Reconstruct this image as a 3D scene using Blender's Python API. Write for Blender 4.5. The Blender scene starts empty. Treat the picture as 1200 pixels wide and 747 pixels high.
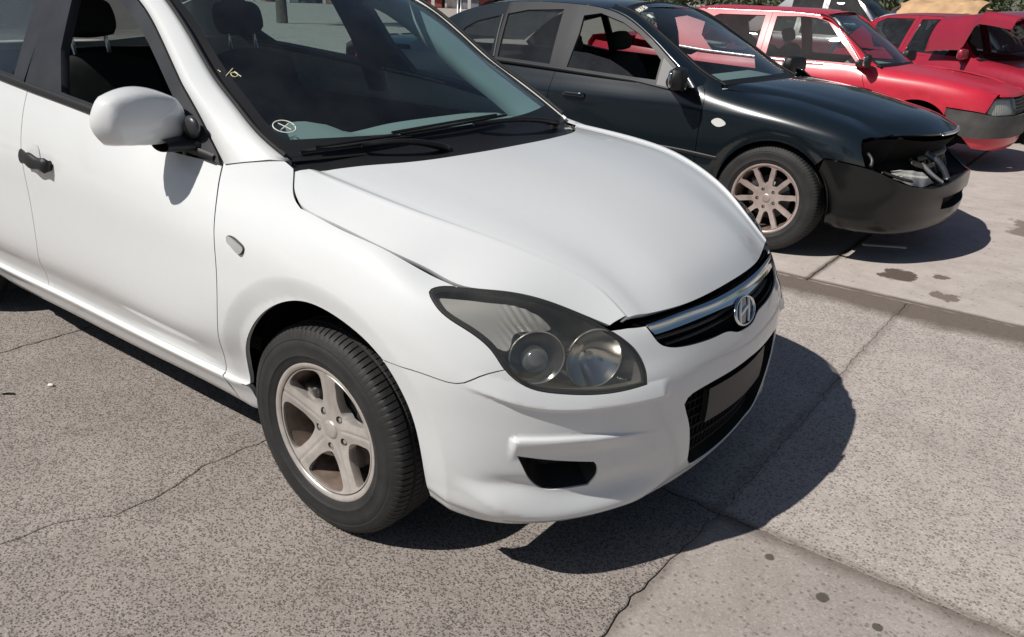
import bpy, bmesh, math, random
import numpy as np
from mathutils import Vector, Matrix
from mathutils.geometry import delaunay_2d_cdt

# ---------------------------------------------------------------- camera, sky, sun, exposure
scene = bpy.context.scene
COL = scene.collection
cam_data = bpy.data.cameras.new('camera'); cam = bpy.data.objects.new('camera', cam_data); COL.objects.link(cam)
cam_data.sensor_fit = 'HORIZONTAL'; cam_data.sensor_width = 36.0; cam_data.lens = 28.148
cam_data.clip_start = 0.05; cam_data.clip_end = 3000
_r = Vector((0.7909488, 0.6109547, 0.03368006)); _u = Vector((-0.25277266, 0.27612381, 0.92728724)); _f = Vector((-0.55723063, 0.74195013, -0.37283245))
cam.matrix_world = Matrix(((_r.x, _u.x, -_f.x, 1.5372), (_r.y, _u.y, -_f.y, -2.0378), (_r.z, _u.z, -_f.z, 1.4216), (0, 0, 0, 1)))
scene.camera = cam

SUN_DIR = Vector((0.34, 0.78, -1.0)).normalized()      # the way the light travels
world = bpy.data.worlds.new('World'); scene.world = world; world.use_nodes = True
wn = world.node_tree; wn.nodes.clear()
w_out = wn.nodes.new('ShaderNodeOutputWorld'); w_bg = wn.nodes.new('ShaderNodeBackground'); w_sky = wn.nodes.new('ShaderNodeTexSky')
w_sky.sky_type = 'NISHITA'; w_sky.sun_disc = False
w_sky.sun_elevation = math.asin(-SUN_DIR.z); w_sky.sun_rotation = math.atan2(-SUN_DIR.x, -SUN_DIR.y)
w_sky.air_density = 1.0; w_sky.dust_density = 0.8; w_sky.ozone_density = 1.0
w_bg.inputs['Strength'].default_value = 0.05
wn.links.new(w_sky.outputs[0], w_bg.inputs['Color']); wn.links.new(w_bg.outputs[0], w_out.inputs['Surface'])
sun_data = bpy.data.lights.new('sun', 'SUN'); sun = bpy.data.objects.new('sun', sun_data); COL.objects.link(sun)
sun_data.energy = 5.0; sun_data.angle = math.radians(0.55); sun_data.color = (1.0, 0.955, 0.89)
sun.location = (-6, -12, 16); sun.rotation_euler = SUN_DIR.to_track_quat('-Z', 'Y').to_euler()
scene.view_settings.view_transform = 'Standard'; scene.view_settings.look = 'None'
scene.view_settings.exposure = -0.24; scene.view_settings.gamma = 1.0
random.seed(7); RNG = np.random.default_rng(7)

# ---------------------------------------------------------------- surface kit
def natural_m(t, Y):
    """second derivatives of natural cubic splines through Y (n,...) at knots t"""
    n = len(t); Y = np.asarray(Y, float)
    h = np.diff(t)
    A = np.zeros((n, n)); R = np.zeros_like(Y)
    A[0, 0] = A[-1, -1] = 1
    for i in range(1, n-1):
        A[i, i-1] = h[i-1]; A[i, i] = 2*(h[i-1]+h[i]); A[i, i+1] = h[i]
        R[i] = 6*((Y[i+1]-Y[i])/h[i]-(Y[i]-Y[i-1])/h[i-1])
    return np.linalg.solve(A, R.reshape(n, -1)).reshape(Y.shape)

def spline_eval(t, Y, M, x):
    x = np.asarray(x, float)
    i = np.clip(np.searchsorted(t, x)-1, 0, len(t)-2)
    h = (t[i+1]-t[i]); sh = (slice(None),)+(None,)*(Y.ndim-1)
    a = ((t[i+1]-x)/h)[sh]; b = ((x-t[i])/h)[sh]; hh = h[sh]
    return a*Y[i]+b*Y[i+1]+((a**3-a)*M[i]+(b**3-b)*M[i+1])*hh**2/6

def curve(pts, n, closed=False):
    """smooth curve through points, n samples"""
    P = np.asarray(pts, float)
    if closed: P = np.vstack([P[-3:], P, P[:3]])
    d = np.maximum(np.linalg.norm(np.diff(P, axis=0), axis=1), 1e-6)
    t = np.concatenate([[0], np.cumsum(d)])
    M = natural_m(t, P)
    if closed: x = np.linspace(t[3], t[-3], n, endpoint=False)
    else: x = np.linspace(0, t[-1], n)
    return spline_eval(t, P, M, x)

class Surf:
    """smooth surface through a grid of points P[nu][nv]; parameters in metres"""
    def __init__(s, P, refrow=None, disp=None, vs=None):
        s.P = P = np.asarray(P, float); nu, nv, _ = P.shape
        r = nv//2 if refrow is None else refrow
        s.us = np.concatenate([[0], np.cumsum(np.maximum(np.linalg.norm(np.diff(P[:, r], axis=0), axis=1), 1e-4))])
        dv = np.linalg.norm(np.diff(P, axis=1), axis=2).mean(0)
        s.vs = np.concatenate([[0], np.cumsum(np.maximum(dv, 1e-4))])
        if vs is not None: s.vs = np.asarray(vs, float)
        s.M = natural_m(s.us, P); s.disp = disp
    def base(s, U, V):
        U = np.asarray(U, float).ravel(); V = np.asarray(V, float).ravel()
        R = spline_eval(s.us, s.P, s.M, U)                # N,nv,3
        vs = s.vs; nv = len(vs)
        h = np.diff(vs)
        sl = (R[:, 1:]-R[:, :-1])/h[None, :, None]
        T = np.empty_like(R)
        T[:, 1:-1] = (sl[:, :-1]*h[None, 1:, None]+sl[:, 1:]*h[None, :-1, None])/(h[1:]+h[:-1])[None, :, None]
        T[:, 0] = sl[:, 0]; T[:, -1] = sl[:, -1]
        i = np.clip(np.searchsorted(vs, V)-1, 0, nv-2); k = np.arange(len(U))
        hh = h[i]; t = ((V-vs[i])/hh)[:, None]; hh = hh[:, None]
        p0, p1, m0, m1 = R[k, i], R[k, i+1], T[k, i]*hh, T[k, i+1]*hh
        t2, t3 = t*t, t**3
        out = (2*t3-3*t2+1)*p0+(t3-2*t2+t)*m0+(-2*t3+3*t2)*p1+(t3-t2)*m1
        # linear beyond the ends
        lo = V < vs[0]; hi = V > vs[-1]
        out[lo] = R[lo, 0]+T[lo, 0]*(V[lo]-vs[0])[:, None]
        out[hi] = R[hi, -1]+T[hi, -1]*(V[hi]-vs[-1])[:, None]
        return out
    def bnormal(s, U, V, e=1e-3):
        a = s.base(U+e, V)-s.base(U-e, V); b = s.base(U, V+e)-s.base(U, V-e)
        n = np.cross(a, b); return n/np.maximum(np.linalg.norm(n, axis=1), 1e-12)[:, None]
    def __call__(s, U, V):
        U = np.asarray(U, float).ravel(); V = np.asarray(V, float).ravel()
        p = s.base(U, V)
        if s.disp is not None:
            p = p+s.bnormal(U, V)*s.disp(U, V, p)[:, None]
        return p
    def normal(s, U, V, e=1.5e-3):
        U = np.asarray(U, float).ravel(); V = np.asarray(V, float).ravel()
        a = s(U+e, V)-s(U-e, V); b = s(U, V+e)-s(U, V-e)
        n = np.cross(a, b); return n/np.maximum(np.linalg.norm(n, axis=1), 1e-12)[:, None]

def sstep(a, b, x):
    t = np.clip((x-a)/(b-a), 0, 1); return t*t*(3-2*t)

def inside(poly, X, Y):
    c = np.zeros(len(X), bool); n = len(poly)
    x0, y0 = poly[:, 0], poly[:, 1]; x1, y1 = np.roll(x0, -1), np.roll(y0, -1)
    for i in range(n):
        m = (y0[i] > Y) != (y1[i] > Y)
        if m.any():
            xi = (x1[i]-x0[i])*(Y[m]-y0[i])/(y1[i]-y0[i])+x0[i]
            c[m] ^= X[m] < xi
    return c

def polydist(poly, X, Y, closed=True):
    P = np.asarray(poly, float); Q = np.roll(P, -1, 0)
    if not closed: P, Q = P[:-1], Q[:-1]
    best = np.full(len(X), 1e9)
    for a, b in zip(P, Q):
        d = b-a; L = max(d@d, 1e-12)
        t = np.clip(((X-a[0])*d[0]+(Y-a[1])*d[1])/L, 0, 1)
        best = np.minimum(best, np.hypot(X-a[0]-t*d[0], Y-a[1]-t*d[1]))
    return best

def resample(poly, h, closed=True):
    P = np.asarray(poly, float)
    if closed: P = np.vstack([P, P[:1]])
    out = []
    for a, b in zip(P[:-1], P[1:]):
        L = np.hypot(*(b-a)); k = max(1, int(round(L/h)))
        for j in range(k): out.append(a+(b-a)*j/k)
    if not closed: out.append(P[-1])
    return np.array(out)

def shrink(poly, g):
    """move a closed polygon inwards by g"""
    P = np.asarray(poly, float)
    area = 0.5*np.sum(P[:, 0]*np.roll(P[:, 1], -1)-np.roll(P[:, 0], -1)*P[:, 1])
    a = P-np.roll(P, 1, 0); b = np.roll(P, -1, 0)-P
    na = np.stack([-a[:, 1], a[:, 0]], 1); nb = np.stack([-b[:, 1], b[:, 0]], 1)
    na /= np.maximum(np.linalg.norm(na, axis=1), 1e-9)[:, None]; nb /= np.maximum(np.linalg.norm(nb, axis=1), 1e-9)[:, None]
    n = na+nb; L = np.maximum((n*n).sum(1), .6)
    return P+(n*2/L[:, None])*g*(1 if area > 0 else -1)

def smooth_poly(pts, n, corners=()):
    """closed outline through points, smooth except at the listed corner indices"""
    P = [np.asarray(p, float) for p in pts]; N = len(P)
    if not corners: return curve(P, n, True)
    cs = sorted(corners); out = []
    for a, b in zip(cs, cs[1:]+[cs[0]+N]):
        seg = [P[i % N] for i in range(a, b+1)]
        k = max(2, int(n*(b-a)/N))
        out.append(curve(seg, k)[:-1] if len(seg) > 2 else np.linspace(seg[0], seg[1], k)[:-1])
    return np.vstack(out)
# ---------------------------------------------------------------- object helpers
def link_mesh(name, verts, faces, mat, parent=None, normals=None, smooth=True, loc=None, rot=None):
    me = bpy.data.meshes.new(name)
    me.from_pydata(np.asarray(verts, float).tolist(), [], [list(map(int, f)) for f in faces])
    me.update()
    if smooth and len(me.polygons): me.polygons.foreach_set('use_smooth', [True]*len(me.polygons))
    if normals is not None:
        me.normals_split_custom_set_from_vertices(np.asarray(normals, float).tolist())
    for m in (mat if isinstance(mat, (list, tuple)) else [mat]): me.materials.append(m)
    ob = bpy.data.objects.new(name, me); COL.objects.link(ob)
    if parent is not None: ob.parent = parent
    if loc is not None: ob.location = loc
    if rot is not None: ob.rotation_euler = rot
    return ob

def sharp(ob, deg=35):
    """auto smooth by marking sharp edges"""
    me = ob.data; bm = bmesh.new(); bm.from_mesh(me)
    for e in bm.edges:
        if len(e.link_faces) == 2 and e.calc_face_angle(0) > math.radians(deg): e.smooth = False
    bm.to_mesh(me); bm.free(); return ob

def thing(name, label, cat, loc=(0, 0, 0), rotz=0, group=None):
    o = bpy.data.objects.new(name, None); COL.objects.link(o); o.empty_display_size = .2
    o.location = loc; o.rotation_euler = (0, 0, rotz); o['label'] = label; o['category'] = cat
    if group: o['group'] = group
    return o
def tag(o, label, cat, group=None):
    o['label'] = label; o['category'] = cat
    if group: o['group'] = group
    return o
def struct(o): o['kind'] = 'structure'; return o

HSC = 1.0
def trim(surf, outer, holes=(), h=.02, thick=.008, gap=0, off=0, lines=()):
    """mesh of the part of surf inside outer and outside holes, with a turned-in edge; lines: creases the mesh follows"""
    outer = np.asarray(outer, float); h = h*HSC
    if gap: outer = shrink(outer, gap)
    outer = resample(outer, h); hs = [resample(np.asarray(q, float), h) for q in holes]
    if gap: hs = [shrink(q, -gap) for q in hs]
    x0, y0 = outer.min(0); x1, y1 = outer.max(0)
    gx = np.arange(x0+h*.5, x1, h); gy = np.arange(y0+h*.5, y1, h)
    X, Y = np.meshgrid(gx, gy); X[1::2] += h*.5; X, Y = X.ravel(), Y.ravel()
    k = inside(outer, X, Y)
    for q in hs: k &= ~inside(q, X, Y)
    X, Y = X[k], Y[k]
    d = polydist(outer, X, Y)
    for q in hs: d = np.minimum(d, polydist(q, X, Y))
    lns = [resample(np.asarray(l, float), h*.8, False) for l in lines]
    for l in lns: d = np.minimum(d, polydist(l, X, Y, False)*1.3)
    k = d > h*.55; X, Y = X[k], Y[k]
    vs = []; edges = []; loops = []
    for q in [outer]+hs:
        b = len(vs); n = len(q); vs += [tuple(p) for p in q]
        edges += [(b+i, b+(i+1) % n) for i in range(n)]; loops.append((b, n))
    for l in lns:
        b = len(vs); vs += [tuple(p) for p in l]; edges += [(b+i, b+i+1) for i in range(len(l)-1)]
    vs += list(zip(X, Y))
    r = delaunay_2d_cdt([Vector((float(a), float(b))) for a, b in vs], edges, [], 0, 1e-7)
    V = np.array([tuple(v) for v in r[0]]); F = np.array([list(f) for f in r[2] if len(f) == 3])
    c = V[F].mean(1)
    k = inside(outer, c[:, 0], c[:, 1])
    for q in hs: k &= ~inside(q, c[:, 0], c[:, 1])
    F = F[k]
    a = V[F]; ar = (a[:, 1, 0]-a[:, 0, 0])*(a[:, 2, 1]-a[:, 0, 1])-(a[:, 2, 0]-a[:, 0, 0])*(a[:, 1, 1]-a[:, 0, 1])
    F[ar < 0] = F[ar < 0][:, ::-1]
    P = surf(V[:, 0], V[:, 1]); N = surf.normal(V[:, 0], V[:, 1])
    if off: P = P+N*off
    verts = list(P); norms = list(N); faces = [list(f) for f in F]
    if thick:
        omap = {}                                   # input vert -> output vert
        for i, ids in enumerate(r[3]):
            for j in ids: omap[j] = i
        for b, n in loops:
            ids = [omap.get(b+i) for i in range(n)]
            ids = [i for i in ids if i is not None]
            ids = [i for i, j in zip(ids, ids[-1:]+ids[:-1]) if i != j]; m = len(ids)
            if m < 3: continue
            A = P[ids]; NN = N[ids]
            t = np.roll(A, -1, 0)-np.roll(A, 1, 0); sn = np.cross(t, NN); sn /= np.maximum(np.linalg.norm(sn, axis=1), 1e-9)[:, None]
            i0 = len(verts)
            rnd = NN*.35+sn*.94
            verts += list(A); norms += list(rnd)
            verts += list(A-NN*thick+sn*.0); norms += list(sn)
            for i in range(m):
                j = (i+1) % m
                faces.append([i0+i, i0+m+i, i0+m+j, i0+j])
    return np.array(verts), faces, np.array(norms)

def panel(name, surf, outer, holes, mat, parent, h=.02, thick=.008, gap=.0, off=0, mirror=False, lines=()):
    v, f, n = trim(surf, outer, holes, h, thick, gap, off, lines)
    return link_pm(name, v, f, n, mat, parent, mirror)
def link_pm(name, v, f, n, mat, parent, mirror=False):
    if mirror:
        v = v*[1, -1, 1]; n = n*[1, -1, 1]; f = [q[::-1] for q in f]
    return link_mesh(name, v, f, mat, parent, n)

class Func:
    """surface from a function f(a, b) -> points"""
    def __init__(s, f, flip=False): s.f = f; s.flip = flip
    def __call__(s, A, B): return s.f(np.asarray(A, float).ravel(), np.asarray(B, float).ravel())
    def normal(s, A, B, e=2e-3):
        A = np.asarray(A, float).ravel(); B = np.asarray(B, float).ravel()
        n = np.cross(s.f(A+e, B)-s.f(A-e, B), s.f(A, B+e)-s.f(A, B-e))
        n /= np.maximum(np.linalg.norm(n, axis=1), 1e-12)[:, None]
        return -n if s.flip else n

def find_xz(S, pts, u0, v0=None):
    """parameters on S of side-view points (x, z)"""
    out = []; uv = np.array([u0, .3 if v0 is None else v0], float)
    for p in pts:
        for _ in range(40):
            f = lambda q: S(q[:1], q[1:])[0][[0, 2]]
            r = f(uv)-p; e = 1e-4
            if np.abs(r).max() < 1e-5: break
            J = np.stack([(f(uv+[e, 0])-f(uv))/e, (f(uv+[0, e])-f(uv))/e], 1)
            st = np.linalg.lstsq(J, -r, rcond=None)[0]; n = np.linalg.norm(st)
            uv = uv+(st if n < .06 else st*.06/n)
        out.append(uv.copy())
    return np.array(out)

def loft(curves, closed_u=False, closed_v=False):
    """quads through a list of equally sampled curves"""
    C = np.asarray(curves, float); a, b, _ = C.shape
    F = []
    for i in range(a if closed_u else a-1):
        for j in range(b if closed_v else b-1):
            F.append([i*b+j, i*b+(j+1) % b, ((i+1) % a)*b+(j+1) % b, ((i+1) % a)*b+j])
    return C.reshape(-1, 3), F

def tube(pts, rad, n=8, caps=True):
    P = np.asarray(pts, float); m = len(P)
    R = np.ones(m)*rad if np.isscalar(rad) else np.asarray(rad, float)
    T = np.gradient(P, axis=0); T /= np.maximum(np.linalg.norm(T, axis=1), 1e-9)[:, None]
    up = np.array([0, 0, 1.]) if abs(T[0][2]) < .9 else np.array([1., 0, 0])
    V = []; a = np.cross(T[0], up); a /= np.linalg.norm(a)
    th = np.linspace(0, 2*np.pi, n, endpoint=False)
    for i in range(m):
        a = a-T[i]*(a@T[i]); a /= np.linalg.norm(a); b = np.cross(T[i], a)
        V.append(P[i]+R[i]*(np.cos(th)[:, None]*a+np.sin(th)[:, None]*b))
    v, f = loft(V, closed_v=True)
    if caps:
        f.append(list(range(n))); f.append([(m-1)*n+i for i in range(n)][::-1])
    return v, [q[::-1] for q in f]

def join(parts):
    V = []; F = []; b = 0
    for v, f in parts:
        V.append(np.asarray(v, float)); F += [[i+b for i in q] for q in f]; b += len(v)
    return np.vstack(V), F

def box(c, s, bev=0.0, seg=2, rot=None):
    bm = bmesh.new(); bmesh.ops.create_cube(bm, size=1)
    for v in bm.verts: v.co = Vector((v.co.x*s[0], v.co.y*s[1], v.co.z*s[2]))
    if bev: bmesh.ops.bevel(bm, geom=bm.edges[:], offset=bev, segments=seg, affect='EDGES', profile=.5)
    if rot is not None: bmesh.ops.rotate(bm, verts=bm.verts, cent=(0, 0, 0), matrix=rot)
    bm.verts.index_update()
    v = np.array([tuple(q.co) for q in bm.verts])+np.array(c); f = [[x.index for x in q.verts] for q in bm.faces]; bm.free()
    return v, f

def lathe(profile, n=48, axis='y', centre=(0, 0, 0)):
    """revolve (r, a) profile about the axis through centre"""
    th = np.linspace(0, 2*np.pi, n, endpoint=False); V = []
    for r, a in profile:
        c, s = r*np.cos(th), r*np.sin(th)
        if axis == 'y': V.append(np.stack([c, np.full(n, a), s], 1))
        elif axis == 'x': V.append(np.stack([np.full(n, a), c, s], 1))
        else: V.append(np.stack([c, s, np.full(n, a)], 1))
    v, f = loft(V, closed_v=True)
    return v+np.array(centre), f

def blob(c, s, n=3, rot=None, fn=None):
    bm = bmesh.new(); bmesh.ops.create_icosphere(bm, subdivisions=n, radius=1)
    for v in bm.verts:
        p = v.co
        if fn: p = fn(p)
        v.co = Vector((p.x*s[0], p.y*s[1], p.z*s[2]))
    if rot is not None: bmesh.ops.rotate(bm, verts=bm.verts, cent=(0, 0, 0), matrix=rot)
    v = np.array([tuple(q.co) for q in bm.verts])+np.array(c); f = [[x.index for x in q.verts] for q in bm.faces]; bm.free()
    return v, f
def sq(p, e=.5):
    """squircle a unit-sphere point towards a cube"""
    m = max(abs(p.x), abs(p.y), abs(p.z)); q = p/m
    return p*(1-e)+q*e

# ---------------------------------------------------------------- materials
MATS = {}
def nmat(name):
    m = bpy.data.materials.new(name); m.use_nodes = True; MATS[name] = m
    nt = m.node_tree; b = nt.nodes['Principled BSDF']
    return m, nt, b
def node(nt, t, **kw):
    n = nt.nodes.new(t)
    for k, v in kw.items():
        if k.startswith('i_'): n.inputs[k[2:].replace('_', ' ')].default_value = v
        else: setattr(n, k, v)
    return n
def ramp(nt, fac, stops):
    r = nt.nodes.new('ShaderNodeValToRGB'); e = r.color_ramp.elements
    e[0].position, e[0].color = stops[0][0], (*stops[0][1], 1)
    e[1].position, e[1].color = stops[-1][0], (*stops[-1][1], 1)
    for p, c in stops[1:-1]:
        q = e.new(p); q.color = (*c, 1)
    nt.links.new(fac, r.inputs[0]); return r.outputs[0]
def g3(v): return (v, v, v)
def mixc(nt, fac, a, b, mode='MIX'):
    n = nt.nodes.new('ShaderNodeMix'); n.data_type = 'RGBA'; n.blend_type = mode
    for s, val in ((n.inputs[0], fac), (n.inputs[6], a), (n.inputs[7], b)):
        if hasattr(val, 'is_output'): nt.links.new(val, s)
        elif isinstance(val, (int, float)): s.default_value = val
        else: s.default_value = (*val, 1)
    return n.outputs[2]
def objcoord(nt, scale=1.0):
    t = nt.nodes.new('ShaderNodeTexCoord'); return t.outputs['Object']
def noise(nt, co, scale, detail=4, rough=.55, dist=0):
    n = nt.nodes.new('ShaderNodeTexNoise'); n.inputs['Scale'].default_value = scale; n.inputs['Detail'].default_value = detail
    n.inputs['Roughness'].default_value = rough; n.inputs['Distortion'].default_value = dist
    if co is not None: nt.links.new(co, n.inputs['Vector'])
    return n.outputs['Fac']

def paint(name, col, rough=.35, metal=0.0, coat=.8, coat_rough=.06, dust=.12, dust_sheen_col=(.42, .38, .33), flake=0.0, spec=.5):
    """clear-coated car paint with a thin uneven film of dust and, on red, painted sky sheen"""
    m, nt, b = nmat(name); co = objcoord(nt)
    n1 = noise(nt, co, 2.3, 5, .6); n2 = noise(nt, co, 38, 3, .6)
    f = node(nt, 'ShaderNodeMath', operation='MULTIPLY'); nt.links.new(n1, f.inputs[0]); nt.links.new(n2, f.inputs[1])
    fr = ramp(nt, f.outputs[0], [(.12, g3(0)), (.55, g3(dust))])
    c = mixc(nt, fr, col, dust_sheen_col)
    nt.links.new(c, b.inputs['Base Color'])
    b.inputs['Roughness'].default_value = rough; b.inputs['Metallic'].default_value = metal
    b.inputs['Specular IOR Level'].default_value = spec
    b.inputs['Coat Weight'].default_value = coat
    cr = ramp(nt, n1, [(.3, g3(coat_rough)), (.75, g3(coat_rough*2.2+.02))])
    nt.links.new(cr, b.inputs['Coat Roughness'])
    return m
def plain(name, col, rough=.5, metal=0.0, spec=.5, bump=0.0, bscale=200, var=.0, vscale=6, coat=0):
    m, nt, b = nmat(name); co = objcoord(nt)
    if var:
        n1 = noise(nt, co, vscale, 5, .6)
        c = ramp(nt, n1, [(.3, tuple(max(0, x*(1-var)) for x in col)), (.7, tuple(min(1, x*(1+var)) for x in col))])
        nt.links.new(c, b.inputs['Base Color'])
    else: b.inputs['Base Color'].default_value = (*col, 1)
    b.inputs['Roughness'].default_value = rough; b.inputs['Metallic'].default_value = metal; b.inputs['Specular IOR Level'].default_value = spec
    b.inputs['Coat Weight'].default_value = coat
    if bump:
        n2 = noise(nt, co, bscale, 3, .6)
        bp = node(nt, 'ShaderNodeBump'); bp.inputs['Strength'].default_value = bump; bp.inputs['Distance'].default_value = .003
        nt.links.new(n2, bp.inputs['Height']); nt.links.new(bp.outputs[0], b.inputs['Normal'])
    return m
def glass(name, tint, refl_rough=.0, dirt=.03, ior=1.5, dirt_col=(.35, .36, .36)):
    """thin sheet of automotive glass: tinted see-through with a real Fresnel reflection and a film of dust"""
    m = bpy.data.materials.new(name); m.use_nodes = True; MATS[name] = m; nt = m.node_tree; nt.nodes.clear()
    out = nt.nodes.new('ShaderNodeOutputMaterial')
    tr = nt.nodes.new('ShaderNodeBsdfTransparent'); tr.inputs[0].default_value = (*tint, 1)
    gl = nt.nodes.new('ShaderNodeBsdfGlossy'); gl.inputs['Roughness'].default_value = refl_rough; gl.inputs[0].default_value = (1, 1, 1, 1)
    lw = nt.nodes.new('ShaderNodeLayerWeight'); lw.inputs['Blend'].default_value = .5          # same from both sides of the sheet
    pw = node(nt, 'ShaderNodeMath', operation='POWER'); nt.links.new(lw.outputs['Facing'], pw.inputs[0]); pw.inputs[1].default_value = 4.6
    k = node(nt, 'ShaderNodeMath', operation='MULTIPLY_ADD'); nt.links.new(pw.outputs[0], k.inputs[0]); k.inputs[1].default_value = .90; k.inputs[2].default_value = .075; k.use_clamp = True
    mx = nt.nodes.new('ShaderNodeMixShader'); nt.links.new(k.outputs[0], mx.inputs[0]); nt.links.new(tr.outputs[0], mx.inputs[1]); nt.links.new(gl.outputs[0], mx.inputs[2])
    di = nt.nodes.new('ShaderNodeBsdfDiffuse'); di.inputs[0].default_value = (*dirt_col, 1)
    co = objcoord(nt); n1 = noise(nt, co, 5, 5, .65); rr = ramp(nt, n1, [(.35, g3(dirt*.4)), (.8, g3(dirt*1.8))])
    mx2 = nt.nodes.new('ShaderNodeMixShader'); nt.links.new(rr, mx2.inputs[0]); nt.links.new(mx.outputs[0], mx2.inputs[1]); nt.links.new(di.outputs[0], mx2.inputs[2])
    nt.links.new(mx2.outputs[0], out.inputs['Surface'])
    return m

WHITE = paint('white_paint', (.735, .755, .765), .45, coat=.9, coat_rough=.035, dust=.10, dust_sheen_col=(.55, .53, .49), spec=.15)
BLACKP = paint('black_green_paint', (.006, .012, .017), .28, metal=.15, coat=1.0, coat_rough=.03, dust=.05, dust_sheen_col=(.10, .10, .10))
RED = paint('red_paint', (.62, .020, .050), .42, coat=.5, coat_rough=.10, dust=.20, dust_sheen_col=(.55, .17, .17))  # pink film paints the sky's reflection into the red
DRED = paint('dark_red_paint', (.36, .014, .040), .38, coat=.7, coat_rough=.07, dust=.16, dust_sheen_col=(.40, .14, .15))
MAROON = paint('maroon_paint', (.12, .012, .035), .38, coat=.8, coat_rough=.06, dust=.1)
DBLUE = paint('dark_blue_paint', (.015, .03, .075), .35, coat=.9, coat_rough=.05, dust=.08)
SILVER = paint('silver_paint', (.45, .46, .47), .35, metal=.6, coat=.7, dust=.1)
BLACK = plain('black_plastic', (.012, .012, .013), .45, bump=.25, bscale=700)
MATTE = plain('matte_black', (.006, .006, .0065), .8, spec=.2)
TRIM = plain('grey_black_trim', (.035, .036, .040), .34, var=.2, vscale=9)
RUBBER = plain('rubber', (.016, .016, .0165), .72, var=.3, vscale=14, bump=.3, bscale=160)
TYRE = plain('tyre_rubber', (.022, .022, .0225), .68, var=.35, vscale=11, bump=.35, bscale=120)
GREYB = plain('grey_bumper_plastic', (.075, .073, .072), .6, var=.25, vscale=7, bump=.3, bscale=400)
CHROME = plain('chrome', (.70, .72, .74), .07, metal=1.0)
CHROME2 = plain('lamp_reflector', (.78, .78, .77), .24, metal=.85)
ALLOY = plain('dusty_alloy', (.68, .645, .61), .30, metal=.60, var=.14, vscale=26)
ALLOY2 = plain('brake_dust_alloy', (.54, .45, .415), .42, metal=.45, var=.22, vscale=18)
STEEL = plain('dark_steel', (.10, .095, .09), .5, metal=.8, var=.4, vscale=20)
INTERIOR = plain('interior_black', (.014, .014, .015), .75, bump=.3, bscale=300)
SEATM = plain('seat_cloth', (.020, .020, .021), .9, bump=.6, bscale=500)
DASH = plain('dashboard_grey', (.40, .415, .395), .7, bump=.3, bscale=350)
PILLAR_IN = plain('pillar_trim_grey', (.32, .37, .36), .75)
GLASS = glass('windscreen_glass', (.63, .78, .79), dirt=.026)
GLASS_S = glass('side_glass', (.70, .79, .77), dirt=.03)
GLASS_D = glass('tinted_glass', (.20, .23, .24), dirt=.05)
LENS = glass('lamp_lens', (.80, .79, .76), dirt=.05, dirt_col=(.5, .5, .46))
AMBER = plain('amber', (.75, .25, .03), .25, coat=.5)
REDLENS = plain('red_lens', (.55, .01, .02), .2, coat=1)
CLEARL = plain('clear_lens', (.80, .80, .78), .12, coat=1)
CHALK = plain('white_marker', (.80, .79, .72), .8)
CHALKY = plain('yellow_marker', (.80, .74, .52), .8)
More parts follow.
